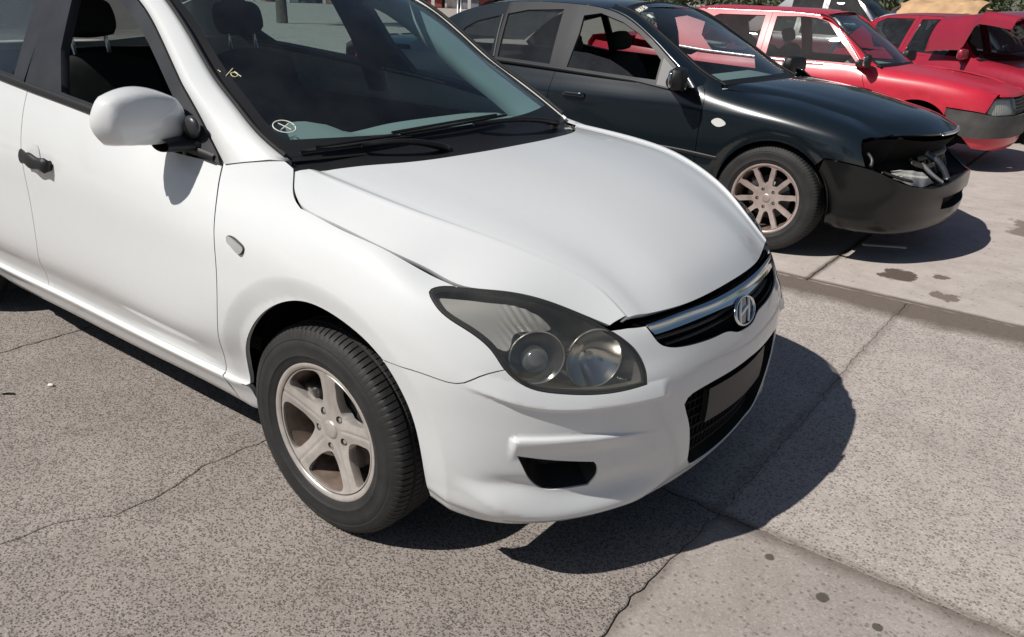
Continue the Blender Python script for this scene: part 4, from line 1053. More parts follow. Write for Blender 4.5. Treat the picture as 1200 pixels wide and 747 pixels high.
# wipers
def wiper(name, piv, tip, blade_a, blade_b, parent):
    P = bpy.data.objects.new(name, None); COL.objects.link(P); P.parent = parent
    def on(uv, o): return WS([uv[0]], [uv[1]])[0]+WS.normal([uv[0]], [uv[1]])[0]*o
    pts = [on(lerp(np.array(piv), np.array(tip), t_), .020+.022*math.sin(math.pi*t_)) for t_ in np.linspace(0, 1, 10)]
    v, f = tube(pts, np.linspace(.012, .006, 10), 8); link_mesh('wiper_arm', v, f, BLACK, P)
    bp_ = [on(lerp(np.array(blade_a), np.array(blade_b), t_), .010) for t_ in np.linspace(0, 1, 16)]
    v, f = tube(bp_, .005, 6); link_mesh('wiper_blade', v, f, RUBBER, P)
    bp_ = [on(lerp(np.array(blade_a), np.array(blade_b), t_), .019+.006*math.sin(math.pi*t_)) for t_ in np.linspace(.12, .88, 12)]
    v, f = tube(bp_, .0045, 6); link_mesh('wiper_frame', v, f, BLACK, P)
    v, f = lathe([(.0001, .03), (.014, .028), (.018, .015), (.018, -.01)], 16, 'z', on(piv, 0)); link_mesh('wiper_cap', v, f, BLACK, P)
wiper('wiper', (wu*.86, -.02), (wu*.50, .05), (wu*.20, .055), (wu*.66, .075), hb)
wiper('wiper', (wu*.36, -.03), (wu*.16, .02), (wu*.03, .03), (wu*.30, .045), hb)

# markings on the glass
def scrawl(name, S, strokes, r, mat, parent, o=.003):
    parts = [tube([S([a], [b])[0]+S.normal([a], [b])[0]*o for a, b in curve(st, max(6, 5*len(st)))] if len(st) > 2 else [S([a], [b])[0]+S.normal([a], [b])[0]*o for a, b in np.linspace(st[0], st[1], 5)], r, 5) for st in strokes]
    v, f = join(parts); return link_mesh(name, v, f, mat, parent)
CU, CV = MARK_C
cir = [(CU+.028*math.cos(a), CV+.028*math.sin(a)) for a in np.linspace(0, 2*np.pi*.98, 20)]
scrawl('chalk_circle', WS, [cir, [(CU-.016, CV-.012), (CU+.017, CV+.010)], [(CU-.008, CV+.019), (CU+.002, CV), (CU+.010, CV-.016)]], .0018, CHALK, hb)
AU, AV = MARK_A
scrawl('chalk_scrawl', WS, [[(AU-.022, AV+.022), (AU-.018, AV+.010)], [(AU-.012, AV-.012), (AU+.02, AV+.016)], [(AU+.018, AV-.004), (AU+.006, AV-.004), (AU+.008, AV-.022), (AU+.022, AV-.014), (AU+.018, AV+.0), (AU+.026, AV-.026)]], .0014, CHALKY, hb)

# mirrors
def hb_mirror(s):
    M = bpy.data.objects.new('door_mirror', None); COL.objects.link(M); M.parent = hb
    c = np.array([-.622, -.890*s, 1.078]); R = Matrix.Rotation(math.radians(6*s), 3, 'Z')
    def fn(p):
        q = sq(p, .26)
        if q.x < 0: q = Vector((q.x*.30, q.y, q.z))
        t_ = (q.y*s+1)*.5                            # 0 at the outer end, 1 at the root
        z = q.z*(1.0-.22*(2*t_-.7)**2) if q.z > 0 else max(q.z, -.80)*(.80+.22*t_)
        return Vector((q.x*(1-.2*t_), q.y, z))
    v, f = blob(c, (.074, .140, .088), 4, R, fn); link_mesh('mirror_housing', v, f, WHITE, M)
    v, f = blob(c+np.array([-.018, -.004*s, 0]), (.022, .110, .064), 3, R, lambda p: sq(p, .5)); link_mesh('mirror_glass', v, f, CHROME, M)
    # foot from the sail panel
    a = np.array([-.575, -.770*s, 1.006]); b = np.array([-.605, -.860*s, 1.020])
    C = []
    for t_ in np.linspace(0, 1, 6):
        m = lerp(a, b, t_)+np.array([.02*t_, 0, -.012*t_]); hx, hz = lerp(.060, .045, t_), lerp(.022, .018, t_)
        C.append([m+np.array([hx*math.cos(q), 0, hz*math.sin(q)]) for q in np.linspace(0, 2*np.pi, 16, endpoint=False)])
    v, f = loft(C, closed_v=True); link_mesh('mirror_foot', v, f if s > 0 else [q[::-1] for q in f], BLACK, M)
    v, f = blob((-.545, -.782*s, 1.055), (.035, .016, .032), 3); link_mesh('mirror_boss', v, f, TRIM, M)
hb_mirror(1)

# door handles, side repeaters
def hb_handle(u0, u1_, v0, mir):
    Hn = bpy.data.objects.new('door_handle', None); COL.objects.link(Hn); Hn.parent = hb
    um = u0+.36*(u1_-u0)
    def pt(u, v_, o): return HS([u], [v_])[0]+HS.normal([u], [v_])[0]*o
    C = []
    th = np.linspace(0, 2*np.pi, 12, endpoint=False)
    for t_ in np.linspace(0, 1, 16):
        u = lerp(u0, u1_, t_); o = .026-.004*math.cos(2*math.pi*t_)+(.0 if .05 < t_ < .95 else -.012)
        hz = .016*(1 if .05 < t_ < .95 else .6)*(1+.15*math.cos(4*math.pi*t_)); hx = .010
        vv = v0-.004*t_
        C.append([pt(u, vv+hz*math.sin(q), o+hx*math.cos(q)) for q in th])
    v, f = loft(C, closed_v=True); f += [list(range(12))[::-1], [15*12+i for i in range(12)]]
    for uu in (u0+.015, u1_-.015):
        q = tube([pt(uu, v0, -.004), pt(uu, v0, .024)], .011, 8); v, f = join([(v, f), q])
    if mir: v = v*[1, -1, 1]; f = [q[::-1] for q in f]
    link_mesh('grip', v, f, BLACK, Hn)
    # scooped cup behind the grip
    cc = [pt(um+.034*math.cos(q), v0+.036*math.sin(q), .002) for q in np.linspace(0, 2*np.pi, 28, endpoint=False)]
    c1 = [pt(um+.030*math.cos(q), v0+.031*math.sin(q), .0012) for q in np.linspace(0, 2*np.pi, 28, endpoint=False)]
    c2 = [pt(um+.004*math.cos(q), v0+.004*math.sin(q), .0016) for q in np.linspace(0, 2*np.pi, 28, endpoint=False)]
    v, f = loft([cc, c1, c2], closed_v=True)
    v = np.array(v)
    if mir: v = v*[1, -1, 1]; f = [q[::-1] for q in f]
    link_mesh('handle_cup', v, [q[::-1] for q in f], WHITE, Hn)
for s in (False, True):
    hb_handle(2.605, 2.79, .612, s); hb_handle(1.70, 1.88, .63, s)
    rp = smooth_poly([(3.718, .592), (3.735, .597), (3.775, .590), (3.798, .578), (3.792, .568), (3.745, .574), (3.720, .585)], 40)
    RS = Func(lambda A, B: HS(A, B)+HS.normal(A, B)*(.004+.006*np.clip(1-((A-3.758)/.045)**2, 0, 1))[:, None])
    rp = shrink(rp, .003)
    o = panel('side_repeater', RS, rp, [], plain('repeater_lens', (.42, .42, .41), .08, coat=1), hb, .006, .012, mirror=s)
    bz = Func(lambda A, B: HS(A, B)+HS.normal(A, B)*.002)
    q = panel('bezel', bz, shrink(rp, -.0016), [], TRIM, o, .01, .006, mirror=s)

# wheels, liners, floor
for s in (1, -1):
    make_wheel(hb, (0, -.742*s, .306), .306, .2, .192, 'five', s < 0, 0)
    make_wheel(hb, (-2.65, -.742*s, .306), .306, .2, .192, 'five', s < 0, .5, detail=False)
    for x, zc in ((.020, .352), (-2.65, .335)): wheel_well(hb, x, .775, .48, .345, zc, -s)
v, f = join([box((-1.30, 0, .22), (2.2, 1.46, .06)), box((-1.32, .0, .28), (4.0, .94, .16)), box((.50, 0, .30), (.36, .9, .16)), box((.30, 0, .5), (.5, .9, .30))])
link_mesh('underbody', v, f, MATTE, hb, smooth=False)

# cabin: floor, dashboard, seats, door cards
v, f = join([box((-1.7, 0, .40), (2.6, 1.40, .05)), box((-1.45, .735, .66), (1.8, .05, .56)), box((-1.45, -.735, .66), (1.8, .05, .56)), box((-2.95, 0, .75), (.06, 1.3, .7)), box((-.40, 0, .60), (.10, 1.36, .42))])
link_mesh('cabin_trim', v, f, INTERIOR, hb, smooth=False)
v, f = loft([[(x, y, z-.0) for y in np.linspace(-.58, .58, 13)] for x, z in [(-1.12, 1.40), (-1.6, 1.425), (-2.4, 1.41), (-2.9, 1.34)]]); link_mesh('headlining', v, f, INTERIOR, hb)
D = []
for yy in np.linspace(-.70, .70, 41):
    hump = .062*np.exp(-((yy+.36)/.17)**4); pas = .030*np.exp(-((yy-.30)/.32)**4)
    e = (1-abs(yy/.70)**6)
    D.append([(-.20, yy, .965-.03*(1-e)), (-.34, yy, .968), (-.50, yy, .964+.2*hump+.3*pas), (-.62, yy, .962+.8*hump+.6*pas), (-.68, yy, .950+hump+.6*pas), (-.74, yy, .925+.85*hump+.5*pas), (-.80, yy, .86+.3*hump), (-.74, yy, .70), (-.60, yy, .60)])
v, f = loft(D); link_mesh('dashboard', v, f, DASH, hb)
for k in range(10):
    y0 = -.18+k*.06
    link_mesh('dash_vent', *box((-.30, y0, .975), (.016, .042, .006), .002), MATTE, hb)
# steering wheel (right-hand drive)
sw = []
for q in np.linspace(0, 2*np.pi, 36, endpoint=False):
    sw.append([np.array([-.98, -.36, .90])+(np.array([.42*.185*math.sin(q), .185*math.cos(q), .90*.185*math.sin(q)]))*(1+.08*math.cos(w_))+np.array([-.9, 0, .42])*.016*math.sin(w_) for w_ in np.linspace(0, 2*np.pi, 8, endpoint=False)])
v, f = loft(sw, closed_u=True, closed_v=True); S_ = link_mesh('steering_wheel', v, f, INTERIOR, hb)
link_mesh('wheel_boss', *blob((-.96, -.36, .90), (.05, .085, .06), 2), INTERIOR, S_)
def seat(y, x, w=.50):
    T = bpy.data.objects.new('seat', None); COL.objects.link(T); T.parent = hb
    link_mesh('cushion', *blob((x, y, .60), (.26, w*.5, .10), 3, None, lambda p: sq(p, .6)), SEATM, T)
    R = Matrix.Rotation(math.radians(-18), 3, 'Y')
    link_mesh('backrest', *blob((x-.34, y, .85), (.085, w*.49, .32), 4, R, lambda p: sq(p, .55)), SEATM, T)
    hx = x-.47
    link_mesh('headrest', *blob((hx-.01, y, 1.285), (.050, .125, .078), 3, R, lambda p: sq(p, .5)), SEATM, T)
    for d in (-.07, .07):
        link_mesh('headrest_post', *tube([(hx+.03, y+d, 1.10), (hx-.005, y+d, 1.26)], .008, 8), CHROME2, T)
seat(-.36, -1.46); seat(.36, -1.46)
T = bpy.data.objects.new('rear_seat', None); COL.objects.link(T); T.parent = hb
link_mesh('cushion', *blob((-2.15, 0, .62), (.28, .64, .11), 3, None, lambda p: sq(p, .7)), SEATM, T)
link_mesh('backrest', *blob((-2.47, 0, .86), (.09, .63, .28), 3, Matrix.Rotation(math.radians(-18), 3, 'Y'), lambda p: sq(p, .7)), SEATM, T)
# trim inside the pillars, seat belt
for s in (1, -1):
    q = [Aoc+np.array([-.10, -.045, -.045]), lerp(Aoc, Ai, .8)+np.array([-.13, -.075, -.06]), lerp(Aoc, Ai, .95)+np.array([-.08, -.06, -.035]), lerp(Aoc, Ai, .97)+np.array([-.02, -.012, -.018])]
    v, f = loft([c*[1, -s, 1] for c in q]); link_mesh('pillar_lining', v, f if s > 0 else [x[::-1] for x in f], PILLAR_IN, hb)
    v, f = join([box((-1.475, -.70*s, 1.2), (.10, .035, .5), .01, 1, Matrix.Rotation(math.radians(-24*s), 3, 'X'))]); link_mesh('centre_pillar', v, f, INTERIOR, hb)
# ---------------------------------------------------------------- shared builder for the cars behind
class CarKit:
    def __init__(s, root, sp):
        s.root = root; s.sp = sp
        G = skin_grid(sp['plan'], sp['prof']); s.ns = len(G)
        G = np.concatenate([G, G[-2:-14:-1]*[1, -1, 1]])
        arches = sp['arches']
        def disp(U, V, p):
            d = np.zeros(len(U)); x, z = p[:, 0], p[:, 2]
            for cx, cz, r in arches:
                rr = np.hypot(x-cx, z-cz); d -= .016*(1-sstep(r+.005, r+.075, rr))*(1-sstep(.38, .6, x))
            return d+(sp['disp'](U, V, p) if 'disp' in sp else 0)
        s.S = Surf(G, 6, disp)
        if 'ushift' in sp: s.S.us = s.S.us-(s.S.us[8]-sp['ushift'])
        s.UC = s.S.us[s.ns-1]
        s.xs = G[:s.ns, 6, 0]
        bx, bz, bw = sp['belt']; s.bx, s.bz, s.bw = bx, bz, bw
        ta, tb = sp['tumble']
        s.zb = lambda x: np.interp(x, bx, bz)
        def side_w(x, z):
            dz = z-s.zb(x); return np.interp(x, bx, bw)-ta*dz-tb*np.maximum(dz, 0)**2
        s.sw = side_w
        s.GS = Func(lambda X, Z: np.stack([X, -side_w(X, Z), Z], 1))
        s.Ao = curve(sp['roofline'], 70)
        s.top = lambda x: np.interp(x, s.Ao[::-1, 0], s.Ao[::-1, 1])
    def uv(s, pts, v0=.3):
        x0 = pts[0][0]; u0 = float(np.interp(x0, s.xs[3:12], s.S.us[3:12]))
        return [tuple(p) for p in find_xz(s.S, [np.array(p) for p in pts], u0, v0)]
    def fold(s, P): return [(2*s.UC-u, v) for u, v in P[::-1]]
    def both(s, name, poly, mat, h=.03, gap=.002, thick=.01, holes=(), sides=(False, True)):
        return [panel(name, s.S, poly, holes, mat, s.root, h, thick, gap, mirror=m) for m in sides]
    def gp(s, name, poly, holes, mat, off=0, thick=.012, h=.04, sides=(False, True)):
        return [panel(name, s.GS, poly, holes, mat, s.root, h, thick, 0, off, m) for m in sides]
    def doors(s, gaps, sill_z, belt_drop=.0):
        """gaps: list of (x, z) gap lines from the front door's leading edge rearwards"""
        sp = s.sp; L = [s.uv(g, .6) for g in gaps]; L = [sm(g, 16) for g in L]
        for i in range(len(gaps)-1):
            a, b = gaps[i], gaps[i+1]
            xa, xb = a[-1][0], b[-1][0]
            bot = s.uv([(x, sill_z) for x in np.linspace(xa, xb, 8)], .2)[1:-1]
            top = s.uv([(x, float(s.zb(x))+belt_drop) for x in np.linspace(b[0][0], a[0][0], 10)], .7)[1:-1]
            s.both('front_door' if i == 0 else 'rear_door', L[i]+bot+L[i+1][::-1]+top, sp['paint'])
        return L
    def glasshouse(s):
        sp = s.sp; P = sp['paint']; top = s.top
        fr = sp['frame_mat']
        for (name, x0, x1, win, glassmat) in sp['windows']:
            outer = [(x, float(s.zb(x))-.006) for x in np.linspace(x0, x1, 12)]+[(x, float(top(x))-.004) for x in np.linspace(x1, x0, 16)]
            outer = [p for p in outer]
            s.gp('window_frame', outer, [win], fr, .001, .02)
            for m in (False, True):
                g = glassmat[1 if m else 0]
                if g is None: continue
                poly, gm = (shrink(np.array(win), -.004), g) if not isinstance(g, tuple) else g
                panel(name, s.GS, poly, [], gm, s.root, .05, 0, 0, -.006, m)
        for m in (1, -1):
            seg = s.Ao[s.Ao[:, 0] >= sp['ai'][-1][0]-.03]; Aoc = curve(np.stack([seg[:, 0], s.sw(seg[:, 0], seg[:, 1]), seg[:, 1]], 1), 30); Ai = curve(sp['ai'], 30)
            m1 = lerp(Aoc, Ai, .25)+np.array([.003, -.002, .004]); m2 = lerp(Aoc, Ai, .65)+np.array([.006, -.003, .008])
            C = [c*[1, -m, 1] for c in (Aoc+[0, -.02, -.012], Aoc, m1, m2, Ai, Ai+[-.01, -.006, -.02])]
            v, f = loft(C); link_mesh('front_pillar', v, f if m < 0 else [q[::-1] for q in f], P, s.root)
            v, f = tube((Ai+[.001, 0, .002])*[1, -m, 1], .007, 6); link_mesh('windscreen_seal', v, f, RUBBER, s.root)
        x0, x1 = sp['roof']; RCs = []
        for x in np.linspace(x0, x1, 26):
            ze = float(top(x)); we = float(s.sw(x, ze)); tt = np.linspace(-1, 1, 21)
            fx = sp.get('roof_bow', .08)*(1-tt**2)*max(0, 1-(x0-x)/.3)
            RCs.append(np.stack([x+fx, tt*we, ze+.030*(1-tt**2)+.010*(1-np.abs(tt)**6)], 1))
        v, f = loft(RCs); link_mesh('roof', v, [q[::-1] for q in f], sp.get('roof_mat', P), s.root)
        # windscreen
        Ai = curve(sp['ai'], 30); rows_ = []; (cx0, cz0), (cx1, cz1) = sp['ws']
        Aim = curve(Ai[:28]+[-.006, -.008, -.004], 6)
        for k in range(6):
            t_ = k/5; c = Aim[k]; cx = lerp(cx0, cx1, t_); cz = lerp(cz0, cz1, t_)+.025*4*t_*(1-t_); yy = np.array([-1, -.8, -.5, 0, .5, .8, 1])
            rows_.append(np.stack([c[0]+(cx-c[0])*(1-np.abs(yy)**2.2), yy*c[1], c[2]+(cz-c[2])*(1-np.abs(yy)**2.2)], 1))
        s.WS = Surf(np.stack(rows_, 1), 3); wu, wv = s.WS.us[-1], s.WS.vs[-1]
        panel('windscreen', s.WS, [(0, 0), (wu, 0), (wu, wv), (0, wv)], [], sp.get('ws_glass', GLASS), s.root, .05, 0)
        inn = smooth_poly([(.035, .06), (wu*.5, .045), (wu-.035, .06), (wu-.035, wv-.04), (wu*.5, wv-.03), (.035, wv-.04)], 50, (0, 2, 3, 5))
        panel('windscreen_frit', s.WS, [(.001, .001), (wu-.001, .001), (wu-.001, wv-.001), (.001, wv-.001)], [inn], BLACK, s.root, .04, .002, 0, .0012)
    def bonnet(s, rows, bul=.003, mat=None, open_gap=.002):
        rows = [curve(np.array(r, float), 18) for r in rows]
        full = [r*[1, -1, 1] for r in rows]+[r for r in rows[-2::-1]]
        s.HH = Surf(np.stack(full, 1), len(full)//2); u, v = s.HH.us[-1], s.HH.vs[-1]
        ob = panel('bonnet', s.HH, [(0, 0), (u, 0), (u, v), (0, v)], [], mat or s.sp['paint'], s.root, .03, .016, open_gap)
        hr = s.HH(np.zeros(30), np.linspace(.03, v-.03, 30)); wb = s.WS(np.linspace(0, s.WS.us[-1], 30), np.full(30, .01))
        vv, ff = loft([hr+[-.006, 0, -.012], lerp(hr, wb, .5)+[0, 0, -.02], wb+[0, 0, .003]]); link_mesh('cowl', vv, ff, BLACK, s.root)
        return ob
    def cabin(s, seats=True, dash=DASH):
        sp = s.sp; xb = sp['ws'][0][0]; zb = sp['ws'][0][1]; W = float(s.bw[-2])-.10; xr = sp['roof'][1]
        parts = [box((lerp(xb, xr, .5), 0, .36), (abs(xr-xb)+.3, 2*W, .05)), box((lerp(xb, xr, .55), W, .62), (abs(xr-xb)*.85, .05, .56)), box((lerp(xb, xr, .55), -W, .62), (abs(xr-xb)*.85, .05, .56)), box((xr-.25, 0, .72), (.06, 2*W*.92, .42)), box((xb-.25, 0, .55), (.1, 2*W, .5))]
        v, f = join(parts); link_mesh('cabin_trim', v, f, INTERIOR, s.root, smooth=False)
        D = []
        for yy in np.linspace(-W, W, 21):
            hp = .06*np.exp(-((yy+.36)/.17)**4)
            D.append([(xb-.06, yy, zb-.03), (xb-.30, yy, zb-.025), (xb-.50, yy, zb-.01+hp), (xb-.58, yy, zb-.06+hp*.5), (xb-.55, yy, zb-.3)])
        v, f = loft(D); link_mesh('dashboard', v, f, dash, s.root)
        if seats:
            for y in (-.37, .37):
                T = bpy.data.objects.new('seat', None); COL.objects.link(T); T.parent = s.root
                x = xb-1.02
                link_mesh('cushion', *blob((x, y, .52), (.26, .25, .10), 2, None, lambda p: sq(p, .6)), SEATM, T)
                R = Matrix.Rotation(math.radians(-20), 3, 'Y')
                link_mesh('backrest', *blob((x-.32, y, .76), (.085, .24, .29), 3, R, lambda p: sq(p, .55)), SEATM, T)
                link_mesh('headrest', *blob((x-.44, y, 1.12), (.05, .13, .075), 3, R, lambda p: sq(p, .5)), SEATM, T)
            link_mesh('rear_seat', *blob((xr-.02, 0, .72), (.10, W*.9, .27), 3, Matrix.Rotation(math.radians(-20), 3, 'Y'), lambda p: sq(p, .7)), SEATM, s.root)
    def wheels(s, wb, R, rim, width, w, style, detail=True, sides=(1, -1)):
        for m in sides:
            for x in (0, -wb): make_wheel(s.root, (x, -(w-width/2)*m, R), R, rim, width, style, m < 0, .31 if x else 0.16, detail and x == 0)
            for cx, cz, r in s.sp['arches']: wheel_well(s.root, cx, w, w-.36, r+.002, cz, -m)
        xm = -wb/2; v, f = join([box((xm, 0, .23), (wb-.75, 2*w-.25, .08)), box((xm, 0, .30), (wb+1.0, .95, .14)), box((.35, 0, .42), (.5, .9, .3))])
        link_mesh('underbody', v, f, MATTE, s.root, smooth=False)
    def mirror(s, c, size, mat, rot=20, foot=None, sides=(1,)):
        for m in sides:
            M = bpy.data.objects.new('door_mirror', None); COL.objects.link(M); M.parent = s.root
            R = Matrix.Rotation(math.radians(rot*m), 3, 'Z'); cc = np.array(c)*[1, m, 1]
            def fn(p):
                q = sq(p, .5)
                return Vector((q.x*.35, q.y, q.z)) if q.x < 0 else q
            link_mesh('mirror_housing', *blob(cc, size, 4, R, fn), mat, M)
            link_mesh('mirror_glass', *blob(cc+[-size[0]*.36, 0, 0], (size[0]*.3, size[1]*.88, size[2]*.82), 3, R, lambda p: sq(p, .5)), CHROME, M)
            if foot is not None:
                a = np.array(foot)*[1, m, 1]; v, f = tube([a, lerp(a, cc+[0, 0, -size[2]*.5], .5)+[0, 0, -.004], cc+[0, 0, -size[2]*.5]], [.045, .035, .03], 12); link_mesh('mirror_foot', v, f, mat, M)
    def handle(s, u0, u1_, v0, mat, sides=(False, True)):
        S = s.S
        for m in sides:
            C = []; th = np.linspace(0, 2*np.pi, 10, endpoint=False)
            def pt(u, v_, o): return S([u], [v_])[0]+S.normal([u], [v_])[0]*o
            for t_ in np.linspace(0, 1, 10):
                u = lerp(u0, u1_, t_); o = .024 if .04 < t_ < .96 else .008
                C.append([pt(u, v0+.013*math.sin(q), o+.008*math.cos(q)) for q in th])
            v, f = loft(C, closed_v=True); f += [list(range(10))[::-1], [90+i for i in range(10)]]
            if m: v = v*[1, -1, 1]; f = [q[::-1] for q in f]
            link_mesh('door_handle', v, f, mat, s.root)
    def strip(s, pts_uv, hw, mat, name='side_moulding', o=.006, sides=(False, True)):
        C = sm(pts_uv, 24); A = np.array(C)
        for m in sides:
            n = s.S.normal(A[:, 0], A[:, 1]); rows_ = [s.S(A[:, 0], A[:, 1]+d)+n*e for d, e in ((-hw, 0), (-hw*.7, o), (hw*.7, o), (hw, 0))]
            v, f = loft(rows_); f = [q[::-1] for q in f] if m is False else f
            if m: v = v*[1, -1, 1]
            link_mesh(name, v, [q[::-1] for q in f], mat, s.root)

# ---------------------------------------------------------------- the black saloon
fa = thing('black_saloon', 'black four-door saloon missing its right headlight and grille', 'car', (-.158, 3.612, 0))
FA_belt = ([-3.0, -2.6, -2.16, -1.59, -.95, -.8, -.62], [1.01, 1.0, .99, .967, .935, .915, .895], [.80, .84, .86, .865, .862, .86, .85])
fwin = [(-.83, .955), (-1.20, .970), (-1.515, .985), (-1.50, 1.20), (-1.512, 1.318), (-1.386, 1.338), (-1.198, 1.289), (-1.043, 1.222), (-.921, 1.145), (-.835, 1.075)]
fglass = [(-1.525, .96), (-1.52, 1.094), (-1.377, 1.086), (-1.198, 1.055), (-1.049, .996), (-.955, .945)]
rwin = [(-1.66, .995), (-2.13, 1.012), (-2.16, 1.305), (-1.992, 1.338), (-1.69, 1.352)]
qwin = [(-2.20, 1.012), (-2.565, 1.06), (-2.585, 1.13), (-2.53, 1.195), (-2.436, 1.245), (-2.22, 1.295)]
SAT = plain('satin_frame', (.018, .020, .025), .45, metal=.1, var=.15, spec=.3)
GLASS_F = glass('smoked_glass', (.42, .47, .47), dirt=.03)
fk = CarKit(fa, dict(plan=FA_PLAN, prof=FA_PROF, paint=BLACKP, arches=[(.02, .330, .350), (-2.829, .335, .350)], belt=FA_belt, tumble=(.45, .2),
    roofline=[(-.60, .925), (-.705, 1.036), (-.80, 1.102), (-.90, 1.170), (-1.02, 1.240), (-1.17, 1.315), (-1.40, 1.375), (-1.6, 1.392), (-2.0, 1.398), (-2.35, 1.372), (-2.6, 1.315), (-2.85, 1.20), (-3.1, 1.03)],
    ai=[(-.44, .64, .945), (-.595, .645, 1.012), (-.75, .63, 1.105), (-.925, .605, 1.21), (-1.08, .585, 1.30), (-1.22, .57, 1.365), (-1.34, .56, 1.392)],
    ws=((-.36, .955), (-1.30, 1.425)), roof=(-1.28, -2.45), frame_mat=SAT,
    windows=[('front_window', -.615, -1.60, fwin, ((np.array(fglass), GLASS_F), None)), ('rear_window_side', -1.60, -2.18, rwin, (GLASS_F, GLASS_F))]))
# quarter window in the rear pillar
cpil = [(x, float(fk.zb(x))-.006) for x in np.linspace(-2.18, -3.05, 8)]+[(x, float(fk.top(x))-.004) for x in np.linspace(-3.08, -2.18, 14)]
fk.gp('rear_pillar', cpil, [qwin], BLACKP, 0, .02)
fk.gp('quarter_window', shrink(np.array(qwin), -.004), [], GLASS_F, -.006, 0)
qc = curve([(-2.165, 1.015), (-2.19, 1.16), (-2.205, 1.30)], 14)
for m in (1, -1):
    rows_ = [np.stack([qc[:, 0]+d, -m*(fk.sw(qc[:, 0], qc[:, 1])+e), qc[:, 1]], 1) for d, e in ((-.012, .003), (-.006, .008), (.006, .008), (.012, .003))]
    v, f = loft(rows_); link_mesh('window_divider', v, f, SAT, fa)
fk.glasshouse()
_shut = [(4.25, .742), (4.357, .754), (4.444, .770), (4.665, .788), (4.811, .791), (4.974, .798), (5.221, .818), (5.396, .816)]
gF = [(-.50, .955), (-.465, .90), (-.456, .838), (-.462, .65), (-.465, .54), (-.49, .33)]
gB = [(-1.60, .965), (-1.615, .84), (-1.62, .65), (-1.63, .33)]
gC = [(-2.35, .99), (-2.36, .88), (-2.43, .74), (-2.47, .64), (-2.44, .52), (-2.36, .33)]
LF, LB, LC = fk.doors([gF, gB, gC], .30)
aF = [tuple(p) for p in find_xz(fk.S, arc(.02, .330, .350, -18, 200, 40), 5.1, .1)]
ist = int(np.argmin([abs(u-4.944)+abs(v-.464) for u, v in aF]))
hole = [(5.143, .643), (5.193, .687), (5.292, .739), (5.396, .795)]
fend = sm(_shut, 30)+hole[::-1][1:]+[(5.140, .60), (5.148, .551), (5.18, .476), (5.043, .471), (4.955, .468)]+aF[ist:]+[(4.25, .05), (4.14, .05)]+LF[::-1]+[(4.13, .80), (4.20, .80)]
fk.both('front_fender', fend, BLACKP, .022)
aR = [tuple(p) for p in find_xz(fk.S, arc(-2.829, .335, .350, -18, 198, 34), 2.1, .1)]
rearq = [(.01, .02), (.45, .02), (1.077, .03)]+aR[::-1]+[(2.26, .05), (2.30, .05)]+LC[::-1]+[(u, .775) for u in np.linspace(2.0, 1.0, 6)]+[(.72, .79), (.45, .80), (.01, .80)]
fk.both('rear_quarter', rearq, BLACKP, .04, .0)
fk.both('sill', fk.uv([(-.49, .21), (-.49, .292), (-1.4, .292), (-2.33, .292), (-2.33, .21), (-1.4, .21)], .1), BLACKP, .04)
# bumper with the lamps and grille gone
btop = [(4.95, .462), (5.043, .466), (5.18, .471), (5.279, .466), (5.39, .44), (5.52, .411), (5.668, .401), (5.862, .423), (6.063, .455), (fk.UC, .462)]
bh = aF[:ist]+sm(btop, 40); blow = [(u, .046) for u in np.linspace(fk.UC, 5.14, 20)]
lowi = [(5.80, .30), (6.0, .31), (fk.UC, .312), (fk.UC, .20), (6.0, .20), (5.82, .21)]
li = lowi[:3]+[(2*fk.UC-u, v) for u, v in lowi[:2][::-1]]+[(2*fk.UC-u, v) for u, v in lowi[4:][::-1]]+lowi[3:]
BUMPB = paint('worn_black_bumper', (.005, .0055, .006), .40, coat=.55, coat_rough=.10, dust=.05, dust_sheen_col=(.05, .05, .05), spec=.25)
fb = bh+fk.fold(bh)[1:]+[(2*fk.UC-u, v) for u, v in blow[::-1]]+blow[1:]
panel('front_bumper', fk.S, fb, [li], BUMPB, fa, .02, .014, .002)
cup('lower_intake', fk.S, li, .05, MATTE, fa, .006)
# cavity behind the missing lamp and grille: panel, radiator, foam, brackets
cav = [(5.16, .46), (5.30, .45), (5.5, .40), (5.7, .39), (fk.UC, .44)]; cavt = [(fk.UC, .80), (5.75, .80), (5.45, .80), (5.25, .715), (5.15, .63)]
cv_ = cav+[(2*fk.UC-u, v) for u, v in cav[::-1][1:]]+[(2*fk.UC-u, v) for u, v in cavt[::-1]]+cavt[1:]
cup('lamp_cavity', fk.S, cv_, .20, MATTE, fa, .004, h=.03, off0=-.012)
FOAM = plain('white_foam', (.62, .62, .58), .8, var=.25, vscale=14)
def nose_bar(name, pts, r, mat, n=8):
    P = [fk.S([u], [v])[0]-fk.S.normal([u], [v])[0]*d for u, v, d in pts]; v, f = tube(curve(P, 12) if len(P) > 2 else P, r, n); return link_mesh(name, v, f, mat, fa)
fq = [(5.453, .53), (5.56, .545), (5.66, .535), (5.70, .49), (5.79, .42), (5.66, .395), (5.55, .41), (5.47, .43)]
FSU = Func(lambda A, B: fk.S(A, B)-fk.S.normal(A, B)*(.070+.003*np.sin(A*45)+.006*sstep(.47, .49, B))[:, None])
panel('bumper_foam', FSU, fq, [], FOAM, fa, .015, .07)
nose_bar('lamp_bracket', [(5.66, .60, .07), (5.72, .50, .05), (5.80, .43, .03)], .012, SILVER)
nose_bar('lamp_bracket', [(5.60, .62, .09), (5.68, .58, .07), (5.76, .585, .06)], .014, STEEL)
nose_bar('lamp_bracket', [(5.80, .72, .10), (5.83, .58, .05), (5.86, .45, .03)], .018, plain('bent_metal', (.12, .13, .15), .4, metal=.7, var=.4))
nose_bar('lamp_bracket', [(5.21, .62, .07), (5.23, .54, .06), (5.215, .48, .04)], .010, STEEL)
